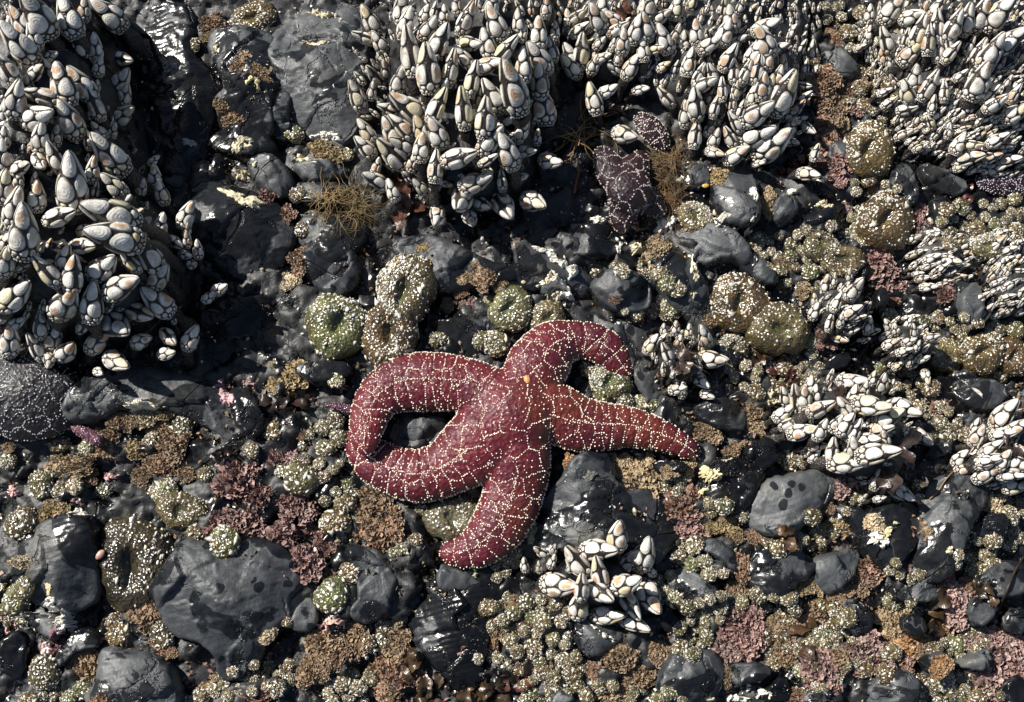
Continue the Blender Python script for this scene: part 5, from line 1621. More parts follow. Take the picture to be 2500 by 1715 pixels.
# ------------------------------------------------------------------ algae
def frill_proto(seed, n_fans, spread, crumb):
    """a tuft: many small curled fans over lumpy sub-clumps"""
    g = np.random.default_rng(300 + seed)
    clumps = [(0.0, 0.0, .62)] + [(math.cos(a) * d, math.sin(a) * d, g.uniform(.24, .46)) for a, d in zip(g.uniform(0, 6.28, 7), g.uniform(.35, .85, 7))]
    V, F, U, off = [], [], [], 0
    nu, nv = (3, 4) if crumb else (4, 7)
    for _ in range(n_fans):
        cx, cy, cr = clumps[g.choice(len(clumps), p=np.array([c[2] ** 2 for c in clumps]) / sum(c[2] ** 2 for c in clumps))]
        a, d = g.uniform(0, 6.28), cr * math.sqrt(g.random())
        x, y = cx + d * math.cos(a), cy + d * math.sin(a)
        z = 0.75 * math.sqrt(max(0, cr * cr - d * d)) * g.uniform(.45, 1.05)
        out = np.array([x * .8 + g.normal(0, .35), y * .8 + g.normal(0, .35), g.uniform(.1, .9)])
        out /= np.linalg.norm(out)
        side = np.cross(out, g.normal(0, 1, 3))
        side /= np.linalg.norm(side) + 1e-9
        nn = np.cross(out, side)
        L, W = (g.uniform(.10, .19), g.uniform(.06, .13)) if crumb else (g.uniform(.20, .36), g.uniform(.14, .25))
        ph, amp = g.uniform(0, 6.28), g.uniform(.02, .05) * (0.7 if crumb else 1.2)
        for iu in range(nu):
            u = iu / (nu - 1)
            for iv in range(nv):
                v = iv / (nv - 1) * 2 - 1
                wid = W * (.25 + .85 * u ** .7) * (1 + g.normal(0, .10) * u)
                ln = L * u * (1 - .28 * v * v) * (1 + g.normal(0, .10) * u)
                bend = amp * math.sin(v * 5.5 + ph) * u + .10 * L * u * u + g.normal(0, .012)
                V.append(np.array([x, y, z]) + out * ln + side * v * wid + nn * bend)
                U.append(u)
        for iu in range(nu - 1):
            for iv in range(nv - 1):
                a_ = off + iu * nv + iv
                F.append((a_, a_ + 1, a_ + nv + 1, a_ + nv))
        off += nu * nv
    # lumpy core so that the tuft has a body
    na = 22
    th = np.arange(na) * 2 * math.pi / na
    reach = np.max([np.clip(cx * np.cos(th) + cy * np.sin(th) + np.sqrt(np.maximum(cr ** 2 - (cx * np.sin(th) - cy * np.cos(th)) ** 2, 0)), .3, None) for cx, cy, cr in clumps], axis=0)
    for s, zz in ((.96, -.15), (.86, .10), (.60, .28), (.25, .36)):
        for i in range(na):
            V.append(np.array([reach[i] * s * math.cos(th[i]), reach[i] * s * math.sin(th[i]), zz + g.normal(0, .05)]))
            U.append(0.0)
    for k in range(3):
        for i in range(na):
            F.append((off + k * na + i, off + k * na + (i + 1) % na, off + (k + 1) * na + (i + 1) % na, off + (k + 1) * na + i))
    return np.array(V), np.array(F), np.array(U)


def frond_mesh(args, mat):
    v, f, u = frill_proto(*args)
    return mesh_np('fronds', v, f, [mat], smooth=False, attrs={'tip': u})


FR_B = [frond_mesh((k, 900, .8, True), M['algae']) for k in range(6)]
FR_P = [frond_mesh((20 + k, 260, .8, False), M['coralline']) for k in range(5)]

TAN, BRN, RST, PNK, RED, MAU, ORG, CRM, YEL = (0.27, 0.20, 0.118), (0.17, 0.112, 0.066), (0.19, 0.110, 0.070), (0.195, 0.112, 0.098), (0.12, 0.058, 0.048), (0.26, 0.175, 0.155), (0.25, 0.135, 0.06), (0.42, 0.35, 0.235), (0.23, 0.17, 0.08)
WORD = {TAN: 'tan crumbly', BRN: 'brown crumbly', RST: 'rusty brown', PNK: 'dusky pink frilly', RED: 'dark red frilly', MAU: 'pale pink frilly', ORG: 'orange-brown', CRM: 'cream', YEL: 'yellowish brown'}
ALGAE = {
    'A': [('b', 1560, 420, 34, 30, BRN), ('b', 1670, 480, 34, 26, BRN), ('b', 1440, 680, 24, 30, BRN), ('b', 1500, 770, 36, 34, BRN), ('b', 1390, 150, 44, 30, RST), ('b', 2120, 1020, 40, 32, YEL), ('p', 1750, 1250, 20, 26, RED), ('p', 1850, 1390, 20, 24, RST),
          ('b', 1330, 240, 22, 18, YEL), ('b', 2060, 960, 30, 18, YEL)],
    'D': [('b', 1950, 200, 26, 40, RST), ('b', 1900, 330, 26, 26, CRM), ('b', 1890, 960, 58, 36, YEL), ('b', 680, 1370, 42, 36, BRN), ('b', 770, 1230, 34, 34, BRN), ('b', 1130, 1400, 40, 44, BRN), ('b', 1030, 1510, 44, 32, BRN), ('b', 930, 1220, 40, 30, CRM),
          ('b', 640, 1440, 32, 24, BRN), ('b', 870, 1440, 28, 30, YEL), ('b', 450, 1530, 52, 34, TAN), ('p', 1780, 1490, 20, 26, RED), ('b', 1060, 1290, 34, 30, BRN), ('b', 60, 1390, 26, 14, BRN), ('b', 1960, 1320, 14, 16, RST), ('b', 1060, 1190, 30, 20, TAN), ('b', 1760, 680, 16, 16, ORG)],
    'G': [('p', 1540, 170, 56, 44, PNK), ('p', 1440, 420, 46, 38, PNK), ('p', 1600, 420, 44, 44, PNK), ('p', 1910, 310, 50, 34, PNK), ('p', 1680, 270, 30, 34, RED), ('p', 1830, 560, 46, 40, PNK), ('p', 1960, 690, 44, 44, PNK), ('p', 2020, 500, 34, 22, PNK), ('p', 2100, 610, 24, 20, RED), ('p', 2140, 760, 22, 18, PNK),
          ('b', 310, 370, 40, 34, YEL), ('b', 480, 70, 54, 26, TAN), ('b', 960, 1060, 46, 42, BRN), ('b', 1050, 1220, 36, 20, RST), ('b', 560, 1360, 46, 58, BRN), ('b', 150, 690, 40, 22, CRM), ('b', 2080, 1200, 58, 42, BRN), ('b', 2000, 1400, 40, 40, BRN), ('b', 2170, 1320, 36, 44, RST), ('b', 1340, 1520, 30, 30, TAN),
          ('p', 1690, 1560, 36, 26, RST), ('b', 1060, 40, 40, 34, RST), ('b', 900, 110, 26, 28, BRN), ('b', 1200, 120, 22, 26, BRN), ('b', 660, 1600, 40, 20, RST), ('b', 1740, 1150, 32, 22, CRM), ('b', 330, 1480, 30, 26, BRN), ('b', 560, 150, 30, 26, RST)],
    'H': [('b', 230, 330, 54, 50, BRN), ('b', 250, 520, 50, 54, RST), ('b', 190, 440, 44, 44, BRN), ('b', 1800, 60, 54, 30, TAN), ('b', 1900, 180, 64, 46, TAN), ('b', 2020, 110, 34, 50, TAN), ('p', 2190, 330, 34, 36, RST), ('p', 2210, 450, 28, 26, PNK), ('b', 60, 1180, 40, 56, BRN), ('b', 330, 1200, 50, 36, BRN),
          ('b', 270, 1400, 46, 56, RST), ('p', 420, 1400, 32, 40, RST), ('b', 340, 1510, 40, 30, BRN), ('b', 1000, 1100, 24, 46, BRN), ('b', 1210, 1090, 28, 34, RED), ('b', 1340, 930, 44, 24, RST), ('b', 1800, 1300, 60, 40, BRN), ('b', 1760, 1540, 66, 30, TAN), ('b', 1960, 1410, 56, 40, BRN), ('b', 2070, 1270, 40, 30, BRN), ('b', 2130, 90, 24, 20, TAN), ('b', 1480, 40, 16, 22, ORG),
          ('b', 1150, 940, 26, 20, RST), ('b', 1650, 1390, 30, 22, RST)],
    'I': [('p', 50, 340, 40, 40, RST), ('p', 90, 460, 36, 34, PNK), ('b', 290, 440, 38, 28, YEL), ('b', 350, 520, 28, 26, YEL), ('b', 980, 470, 46, 26, YEL), ('b', 1270, 420, 34, 26, CRM), ('b', 1620, 490, 16, 22, TAN), ('b', 770, 850, 22, 26, YEL), ('b', 870, 830, 22, 30, TAN), ('p', 1240, 720, 44, 34, RST), ('b', 1130, 810, 44, 32, BRN), ('b', 1040, 890, 28, 18, BRN),
          ('b', 410, 740, 28, 44, RST), ('b', 370, 850, 40, 30, BRN), ('b', 900, 990, 44, 34, BRN), ('b', 830, 1050, 32, 26, RST), ('p', 380, 1080, 52, 40, PNK), ('p', 470, 1180, 36, 50, PNK), ('p', 350, 1270, 44, 34, MAU), ('b', 690, 1160, 42, 42, BRN), ('b', 700, 1290, 38, 40, BRN), ('p', 900, 1370, 44, 40, PNK), ('p', 960, 1470, 44, 26, PNK), ('b', 1040, 1320, 40, 34, BRN),
          ('p', 1180, 1260, 44, 34, MAU), ('p', 1250, 1340, 40, 28, PNK), ('b', 1360, 1010, 38, 36, TAN), ('b', 1390, 1110, 38, 44, TAN), ('b', 1340, 1200, 30, 34, RST), ('p', 1720, 800, 38, 34, MAU), ('p', 1820, 930, 50, 48, MAU), ('b', 1760, 1060, 50, 36, ORG), ('b', 1700, 1140, 30, 26, ORG), ('b', 1490, 1220, 46, 40, ORG), ('b', 1580, 1220, 28, 30, BRN), ('p', 1450, 1340, 22, 22, RST), ('b', 1690, 1380, 36, 24, ORG),
          ('p', 2180, 1230, 44, 50, MAU), ('p', 2120, 1370, 60, 46, MAU), ('p', 2040, 1480, 50, 48, MAU), ('p', 2200, 1420, 36, 40, PNK), ('p', 2060, 1180, 28, 40, MAU), ('b', 300, 1440, 20, 34, BRN), ('b', 760, 1560, 36, 26, RST), ('b', 2040, 270, 32, 40, CRM), ('p', 1070, 170, 28, 36, MAU), ('b', 950, 310, 22, 22, RST), ('b', 480, 530, 20, 20, RST), ('p', 1880, 1200, 20, 30, MAU), ('b', 1880, 850, 28, 26, RST)],
    'F': [('p', 1300, 210, 46, 36, PNK), ('p', 1320, 290, 42, 30, PNK), ('p', 1420, 360, 30, 24, PNK), ('p', 1400, 470, 16, 18, RST), ('b', 200, 590, 30, 26, BRN), ('b', 460, 650, 26, 28, RST), ('b', 670, 210, 32, 18, RST), ('p', 1740, 420, 24, 26, RED), ('b', 480, 1190, 34, 34, BRN), ('b', 490, 1280, 30, 22, TAN), ('b', 190, 1310, 38, 28, BRN), ('b', 350, 1440, 34, 14, BRN), ('b', 640, 1250, 18, 22, CRM),
          ('p', 940, 710, 24, 24, PNK), ('b', 520, 740, 30, 20, BRN), ('b', 60, 1530, 22, 30, TAN), ('p', 1700, 1150, 30, 14, RST), ('b', 800, 400, 26, 18, TAN)],
    'C': [('b', 960, 490, 46, 44, RST), ('b', 940, 590, 50, 44, RST), ('b', 1030, 630, 54, 34, BRN), ('b', 1150, 560, 46, 32, RST), ('b', 960, 740, 34, 44, BRN), ('p', 970, 880, 28, 48, RST), ('p', 1030, 1050, 28, 28, PNK), ('p', 1030, 1130, 26, 26, PNK), ('p', 1150, 690, 24, 18, PNK), ('p', 1550, 1400, 22, 30, PNK), ('p', 1570, 1500, 22, 30, PNK), ('b', 260, 1140, 36, 30, YEL), ('b', 570, 1330, 24, 40, TAN),
          ('b', 1010, 230, 26, 24, RST), ('b', 1050, 790, 18, 34, TAN), ('b', 1260, 1230, 18, 12, RST), ('p', 1070, 1350, 18, 12, MAU), ('b', 900, 1060, 20, 20, RED)],
    'E': [('b', 2070, 140, 46, 32, TAN), ('b', 940, 300, 46, 22, BRN), ('b', 820, 300, 24, 20, TAN), ('b', 1050, 360, 26, 24, YEL), ('b', 780, 410, 26, 16, RST), ('p', 850, 490, 22, 20, MAU), ('b', 700, 480, 24, 18, BRN), ('b', 540, 130, 18, 14, YEL), ('b', 355, 1310, 8, 22, RST), ('b', 1800, 450, 20, 12, RST)],
}
for t, rows in ALGAE.items():
    for kind, x, y, rx, ry, c in rows:
        px, py = T(t, x, y)
        q = at_surface(px, py, 0, 0.01)
        r = (rx + ry) / 2 * S
        z = max(q[2], HBL(q[0], q[1])) - 0.001
        q = P(px, py, z + r * .3)
        protos = FR_B if kind == 'b' else FR_P
        o = obj('algae_tuft', protos[random.randrange(len(protos))])
        o.location = (q[0], q[1], z)
        o.scale = (1, 1, 1)
        o.matrix_world = Matrix.Translation((q[0], q[1], z)) @ Matrix.Diagonal((rx * S * 1.05, ry * S * 1.05, r * .75, 1)) @ Matrix.Rotation(random.uniform(0, 6.28), 4, 'Z')
        k = random.uniform(.85, 1.2)
        o.color = (c[0] * k * 1.1, c[1] * k * 1.1, c[2] * k * 1.1, 1)
        sz = 'large' if r / S > 44 else 'small' if r / S < 27 else 'medium'
        tag(o, f'{sz} {WORD[c]} algae tuft {where(px, py)}', 'algae', 'algae tufts among the rocks', (px, py))


# leathery blades
def blades(name, tile, x, y, rx, ry, n, L, W, c, label, flat=.35, cat='seaweed'):
    g = np.random.default_rng(int(x + y))
    px, py = T(tile, x, y)
    q0 = at_surface(px, py, 0, .01)
    root = obj(name, None)
    root.empty_display_size = .01
    root.location = q0
    for _ in range(n):
        a = g.uniform(0, 6.28)
        bx, by = g.uniform(-1, 1) * rx * S * .6, g.uniform(-1, 1) * ry * S * .6
        l, w = L * S * g.uniform(.7, 1.3), W * S * g.uniform(.7, 1.25)
        nu, nv = 8, 5
        V, F = [], []
        h, roll = g.uniform(.1, .6) * l, g.uniform(-.8, .8)
        for iu in range(nu):
            u = iu / (nu - 1)
            for iv in range(nv):
                v = iv / (nv - 1) * 2 - 1
                ww = w * (.22 + .78 * math.sin(min(u * 2.0, 1.45))) * (1 + .16 * math.sin(u * 11 + a * 3)) * (1 - .35 * max(0, u - .75) * 4)
                lx, ly = u * l * (1 - .22 * abs(math.sin(v * 2.3 + a)) * u), v * ww
                lz = h * math.sin(u * 2.6) + roll * v * ww + .34 * w * math.sin(v * 4 + u * 9 + a) * u + .30 * w * v * v + g.normal(0, .05) * w
                ly *= 1 + g.normal(0, .10)
                V.append((bx + lx * math.cos(a) - ly * math.sin(a), by + lx * math.sin(a) + ly * math.cos(a), lz + .002))
        m0 = len(V)
        V = V + [(p_[0], p_[1], p_[2] - .0006) for p_ in V]
        for iu in range(nu - 1):
            for iv in range(nv - 1):
                b0 = iu * nv + iv
                F.append((b0, b0 + 1, b0 + nv + 1, b0 + nv))
                F.append((m0 + b0, m0 + b0 + nv, m0 + b0 + nv + 1, m0 + b0 + 1))
        o = obj('blade', mesh_np('blade', V, F, [M['kelp']]), root)
        k = g.uniform(.7, 1.3)
        o.color = (c[0] * k, c[1] * k, c[2] * k, 1)
    tag(root, label, cat, None, (px, py))


KB, KD, KO, KR = (0.045, 0.027, 0.012), (0.028, 0.016, 0.011), (0.055, 0.030, 0.013), (0.065, 0.022, 0.015)
blades('seaweed', 'D', 1840, 1170, 50, 36, 9, 46, 15, KD, 'dark curled seaweed blades under the brown tuft left of the star')
blades('seaweed', 'D', 1440, 1440, 26, 26, 6, 30, 10, KD, 'dark curled seaweed left of the small violet arm')
blades('seaweed', 'H', 530, 1380, 34, 60, 10, 48, 15, KB, 'brown glossy seaweed blades left of the wet slab bottom')
blades('seaweed', 'H', 900, 1520, 70, 30, 12, 46, 16, KB, 'brown glossy seaweed blades at the bottom edge under the wet slab')
blades('seaweed', 'H', 640, 1540, 50, 26, 8, 44, 14, KB, 'brown seaweed blades at the bottom edge left of the wet slab')
blades('seaweed', 'H', 1150, 1430, 44, 34, 8, 40, 14, KR, 'reddish seaweed blades right of the wet slab bottom')
blades('seaweed', 'H', 280, 1110, 16, 14, 4, 26, 8, KR, 'small red-brown seaweed fan on anemones, bottom left of the slab')
blades('seaweed', 'F', 720, 940, 60, 36, 18, 44, 8, KR, 'dark red feathery seaweed above the white barnacle clump at right')
blades('seaweed', 'F', 570, 790, 30, 26, 6, 34, 15, KO, 'orange seaweed scraps on the gritty anemones right of the small knob')
blades('seaweed', 'F', 1240, 470, 30, 20, 5, 34, 16, KO, 'orange-brown seaweed scrap below the round pink algae')
blades('seaweed', 'C', 1820, 1290, 50, 34, 14, 34, 7, KR, 'dark red seaweed below the upper right corner colony')
blades('seaweed', 'C', 800, 650, 36, 26, 4, 44, 22, KD, 'dark leathery flap at the right end of the ridge colony')
blades('seaweed', 'C', 810, 1040, 16, 24, 3, 28, 12, KO, 'small orange seaweed scrap under the ridge colony')
blades('seaweed', 'C', 710, 1130, 30, 30, 6, 34, 14, KR, 'dark red-brown seaweed in the shade under the ridge colony')
blades('seaweed', 'B', 450, 1340, 24, 56, 5, 60, 20, (0.09, 0.035, 0.022), 'crumpled red-brown seaweed hanging at the lower left of the middle colony')
blades('seaweed', 'B', 1870, 100, 22, 18, 3, 30, 16, (0.12, 0.05, 0.03), 'rusty red scrap among the ridge barnacles at the top')
blades('seaweed', 'I', 865, 1150, 18, 34, 3, 50, 16, KO, 'glossy orange-brown blade standing among small anemones, lower right')
blades('seaweed', 'I', 1630, 1020, 24, 34, 3, 52, 26, KB, 'broad dark amber blade beside the tall pink algae, lower right')
blades('seaweed', 'I', 690, 500, 30, 12, 3, 40, 13, KO, 'amber blade lying under the half-dry grey boulder')
blades('seaweed', 'I', 1960, 850, 26, 20, 4, 32, 14, KB, 'brown scrap right of the tall pink algae, lower right')
for x, y, L_, W_, lab in ((1010, 1090, 44, 22, 'upper'), (970, 1215, 40, 18, 'left'), (1420, 1400, 60, 22, 'right'), (1340, 1560, 60, 24, 'lower')):
    blades('leathery_flap', 'F', x, y, 16, 12, 2, L_, W_, (0.042, 0.027, 0.022), f'brown leathery flap among the white barnacles at middle right, {lab} one', cat='seaweed')
blades('leathery_flap', 'F', 2150, 1400, 20, 12, 2, 60, 20, (0.042, 0.027, 0.022), 'brown leathery flap among the barnacles low on the right edge')
blades('leathery_flap', 'F', 80, 900, 26, 30, 4, 40, 18, (0.06, 0.042, 0.03), 'dark leathery flaps on the small knob right of the star')


# hair-like weed
def hair(name, tile, x, y, rx, ry, n, L, c, label, r=.00024, droop=1.0, cat='hair algae'):
    g = np.random.default_rng(int(x * 3 + y))
    px, py = T(tile, x, y)
    q0 = at_surface(px, py, 0, .01)
    V, F, off = [], [], 0
    for _ in range(n):
        p_ = np.array([g.normal(0, .45) * rx * S, g.normal(0, .45) * ry * S, 0])
        p_[2] = float(H(q0[0] + p_[0], q0[1] + p_[1])) - q0[2] + g.uniform(.001, .008)
        a = g.uniform(0, 6.28)
        da = g.normal(0, .35)
        k = 9
        st = L * S / k * g.uniform(.5, 1.3)
        vz = g.uniform(0, .8)
        for i in range(k):
            rr = r * (1 - .5 * i / k)
            s_ = np.array([-math.sin(a), math.cos(a), 0])
            for e in (s_ * rr, -s_ * rr * .5 + np.array([0, 0, rr]), -s_ * rr * .5 - np.array([0, 0, rr])):
                V.append(p_ + e)
            if i:
                b0 = off + (i - 1) * 3
                for j in range(3):
                    F.append((b0 + j, b0 + (j + 1) % 3, b0 + 3 + (j + 1) % 3, b0 + 3 + j))
            a += da * .5 + g.normal(0, .22)
            vz -= .25 * droop
            p_ = p_ + np.array([math.cos(a), math.sin(a), vz * .5]) * st
            p_[2] = max(p_[2], float(H(q0[0] + p_[0], q0[1] + p_[1])) - q0[2] + .001)
        off += k * 3
    o = obj(name, mesh_np(name, V, F, [M['hair']]))
    o.location = q0
    o.color = (*c, 1)
    tag(o, label, cat, None, (px, py))


hair('hair_algae', 'B', 90, 1340, 54, 40, 150, 80, (0.19, 0.135, 0.06), 'straw-coloured hair algae lower left of the middle colony')
hair('hair_algae', 'P', 1620, 400, 46, 58, 300, 70, (0.15, 0.10, 0.05), 'tangled brown hair algae right of the purple star')
hair('hair_algae', 'P', 1615, 500, 30, 50, 160, 80, (0.17, 0.10, 0.04), 'brown hair algae trailing along the lower right of the purple star')
hair('hair_algae', 'B', 1540, 900, 16, 46, 26, 120, (0.28, 0.18, 0.07), 'loose straw threads in the dark hollow left of the purple star', r=.0005)
hair('hair_algae', 'A', 2160, 1330, 30, 30, 60, 70, (0.32, 0.22, 0.09), 'few straw hairs on the dark rock left of the middle colony')
hair('hair_algae', 'F', 40, 850, 16, 30, 14, 60, (0.24, 0.14, 0.06), 'thin brown threads over the small barnacle knob')


def strand(pts, c, r, label, name='strand'):
    pp = []
    for x, y in pts:
        q = at_surface(x, y, .002, .01)
        pp.append((q[0], q[1], q[2]))
    c0 = np.array(pp[0])
    p_ = catmull(np.array(pp) - c0, 8)
    V, F = [], []
    for i, q in enumerate(p_):
        tq = p_[min(i + 1, len(p_) - 1)] - p_[max(i - 1, 0)]
        s_ = np.array([-tq[1], tq[0], 0])
        s_ /= np.linalg.norm(s_) + 1e-9
        for j in range(5):
            th = j * 2 * math.pi / 5
            V.append(q + r * (math.cos(th) * s_ + math.sin(th) * np.array([0, 0, 1])))
        if i:
            for j in range(5):
                F.append(((i - 1) * 5 + j, (i - 1) * 5 + (j + 1) % 5, i * 5 + (j + 1) % 5, i * 5 + j))
    o = obj(name, mesh_np(name, V, F, [M['hair']]))
    o.location = c0
    o.color = (*c, 1)
    tag(o, label, 'strand', None, pts[0])


strand([T('I', *q) for q in ((1830, 50), (1760, 110), (1710, 170), (1670, 230), (1620, 275))], (0.22, 0.13, 0.05), .0006, 'thin tan strand across the dark boulder below the low right-edge clump')
strand([T('I', *q) for q in ((2230, 650), (2170, 750), (2120, 870), (2070, 1000), (2040, 1120), (2060, 1250), (2000, 1400))], (0.035, 0.024, 0.016), .0011, 'long dark strand running down the right edge to the pink algae')
strand([T('D', *q) for q in ((220, 985), (260, 995), (320, 985), (380, 1012))], (0.38, 0.30, 0.05), .0006, 'short yellow strand lying on the black sea star')
strand([T('B', *q) for q in ((1545, 1060), (1552, 1110), (1535, 1180), (1520, 1255))], (0.30, 0.10, 0.04), .0013, 'orange-brown thread hanging in the dark hollow')


# crusts that follow the rock
def crust(tile, x, y, rx, ry, c, label, thick=.004, ang=0, seed=0):
    g = np.random.default_rng(int(x * 7 + y) + seed)
    px, py = T(tile, x, y)
    q0 = at_surface(px, py, 0, .01)
    na, nr = 96, 18
    th = np.arange(na) * 2 * math.pi / na
    ph = g.uniform(0, 6.28, 6)
    out = 1 + .22 * np.sin(2 * th + ph[0]) + .18 * np.sin(3 * th + ph[1]) + .14 * np.sin(5 * th + ph[2]) + .10 * np.sin(9 * th + ph[3]) + .09 * np.sin(14 * th + ph[4]) + g.normal(0, .05, na)
    V, F = [], []
    ca, sa = math.cos(R(ang)), math.sin(R(ang))
    for k in range(nr):
        s = 1 - k / nr
        ux, uy = rx * S * out * s * np.cos(th), ry * S * out * s * np.sin(th)
        X_, Y_ = q0[0] + ux * ca - uy * sa, q0[1] + ux * sa + uy * ca
        lump = cobbles(X_, Y_, 260, seed) * 1.2 + .8 * fbm(X_, Y_, 420, 3, seed)
        hole = np.clip(fbm(X_, Y_, 120, 3, seed + 5) * 7 + .95, 0, 1)
        z = H(X_, Y_) - .0016 + (thick * (.15 + .75 * lump) * min(1, (1 - s) * 5) + .0020 * (k > 0)) * hole
        V.append(np.stack([X_ - q0[0], Y_ - q0[1], z - q0[2]], 1))
    V.append(np.array([[0, 0, thick * .8]]))
    for k in range(nr - 1):
        for i in range(na):
            F.append((k * na + i, k * na + (i + 1) % na, (k + 1) * na + (i + 1) % na))
            F.append((k * na + i, (k + 1) * na + (i + 1) % na, (k + 1) * na + i))
    for i in range(na):
        F.append(((nr - 1) * na + i, (nr - 1) * na + (i + 1) % na, nr * na))
    o = obj('crust_patch', mesh_np('crust_patch', np.concatenate(V), np.array(F), [M['crust']]))
    o.location = q0
    o.color = (*c, 1)
    tag(o, label, 'crust', 'encrusting patches on the rocks', (px, py))


WHT, CRE, YLW, PKC = (0.74, 0.71, 0.62), (0.55, 0.49, 0.34), (0.60, 0.52, 0.30), (0.52, 0.33, 0.31)
CRUSTS = [
    ('A', 1580, 1290, 56, 17, CRE, .002, -28), ('A', 2120, 890, 40, 10, WHT, .003, -10), ('A', 2130, 110, 42, 14, CRE, .005, -25), ('A', 1650, 560, 20, 26, YLW, .002, 0), ('A', 2060, 280, 46, 6, CRE, .0015, -10), ('A', 1400, 290, 7, 20, YLW, .002, 0), ('A', 1570, 930, 26, 20, CRE, .002, 0),
    ('A', 1640, 1050, 12, 12, CRE, .002, 0), ('A', 2000, 1040, 40, 9, CRE, .002, -15), ('A', 1570, 1130, 28, 12, CRE, .003, -20), ('A', 1240, 930, 20, 10, (0.3, 0.3, 0.31), .002, 0), ('A', 1090, 440, 30, 18, (0.33, 0.32, 0.34), .002, -20),
    ('G', 320, 1010, 44, 26, WHT, .005, -12), ('G', 400, 1060, 22, 24, WHT, .003, 0), ('G', 310, 860, 14, 12, YLW, .001, 0), ('G', 270, 1240, 24, 16, (0.66, 0.5, 0.47), .003, 0), ('G', 410, 350, 44, 18, PKC, .003, 15), ('G', 520, 370, 20, 12, WHT, .003, 0), ('G', 380, 1180, 16, 30, (0.20, 0.085, 0.10), .003, -30),
    ('G', 700, 130, 22, 14, PKC, .003, 0), ('G', 260, 1570, 40, 12, WHT, .004, 0), ('G', 1400, 260, 16, 14, (.5, .36, .22), .003, 0), ('G', 2150, 1090, 30, 16, (.58, .36, .30), .003, 0), ('G', 60, 1060, 22, 30, PKC, .003, 30), ('G', 80, 230, 22, 16, PKC, .003, 0),
    ('H', 1680, 1150, 46, 10, WHT, .004, -25), ('H', 200, 1260, 24, 18, WHT, .005, 0), ('H', 1000, 990, 30, 12, CRE, .003, 15), ('H', 1640, 150, 22, 20, (.12, .12, .10), .002, 0), ('H', 1240, 480, 16, 24, (.32, .33, .22), .003, 0), ('H', 860, 740, 16, 12, (.3, .3, .18), .003, 0), ('H', 410, 600, 14, 14, (.55, .57, .42), .004, 0),
    ('E', 1430, 350, 46, 44, WHT, .007, 0), ('E', 1370, 400, 30, 26, CRE, .005, 0), ('E', 1340, 150, 34, 9, WHT, .003, -15), ('E', 1810, 90, 10, 24, WHT, .003, 0), ('E', 1940, 130, 20, 16, CRE, .005, 0), ('E', 2000, 250, 14, 14, CRE, .004, 0), ('E', 1100, 120, 12, 30, CRE, .003, 0), ('E', 1930, 1120, 30, 12, CRE, .004, -20), ('E', 1400, 205, 24, 5, WHT, .002, 0),
    ('I', 200, 120, 22, 20, YLW, .005, 0), ('I', 290, 10, 14, 10, CRE, .003, 0), ('I', 1290, 530, 24, 20, WHT, .004, 0), ('I', 1340, 490, 12, 12, YLW, .004, 0), ('I', 1400, 460, 16, 12, YLW, .002, 0), ('I', 150, 210, 10, 12, YLW, .003, 0), ('I', 410, 1495, 20, 9, WHT, .004, 0), ('I', 540, 1540, 18, 12, WHT, .003, 0), ('I', 300, 1560, 36, 12, WHT, .003, 0), ('I', 2010, 970, 16, 6, WHT, .002, 15), ('I', 1680, 1470, 26, 10, WHT, .004, -20), ('I', 1750, 610, 8, 8, CRE, .003, 0),
    ('F', 100, 340, 15, 36, CRE, .004, 0), ('F', 90, 240, 11, 22, WHT, .003, 0), ('F', 430, 0, 20, 12, WHT, .003, 0), ('F', 1960, 1080, 50, 3, (.42, .4, .36), .0012, -52), ('F', 600, 1110, 22, 18, CRE, .005, 0),
    ('C', 480, 1260, 11, 18, WHT, .004, 0), ('C', 720, 1250, 11, 10, WHT, .004, 0), ('C', 290, 1470, 24, 12, WHT, .004, -25), ('C', 260, 1420, 16, 8, WHT, .003, -10), ('C', 860, 580, 9, 6, WHT, .003, 0), ('C', 870, 440, 8, 14, (.6, .65, .68), .003, 0), ('C', 940, 1330, 15, 14, CRE, .004, 0),
    ('D', 1470, 1090, 14, 30, (.48, .31, .32), .002, 25), ('D', 1430, 1010, 10, 14, (.3, .2, .25), .002, 0), ('D', 1890, 1490, 20, 20, (.36, .20, .23), .003, 0), ('D', 930, 1170, 46, 16, (.62, .55, .4), .004, 0), ('D', 1620, 1000, 18, 6, (.4, .25, .25), .002, -15),
    ('B', 1680, 1430, 18, 12, WHT, .003, -20), ('B', 2110, 1450, 30, 22, WHT, .005, 0), ('B', 1960, 1460, 22, 14, (.34, .22, .12), .005, 0),
]
for i, (t, x, y, rx, ry, c, th_, ang) in enumerate(CRUSTS):
    px, py = T(t, x, y)
    w = 'white' if c == WHT else 'cream' if c in (CRE, YLW) else 'pinkish' if c[0] > 1.25 * c[1] and c[0] > .3 else 'drab'
    shp = 'long thin' if max(rx, ry) > 2.4 * min(rx, ry) else 'patchy'
    crust(t, x, y, rx, ry, c, f'{shp} {w} crust on rock {where(px, py)}', th_, ang, i)


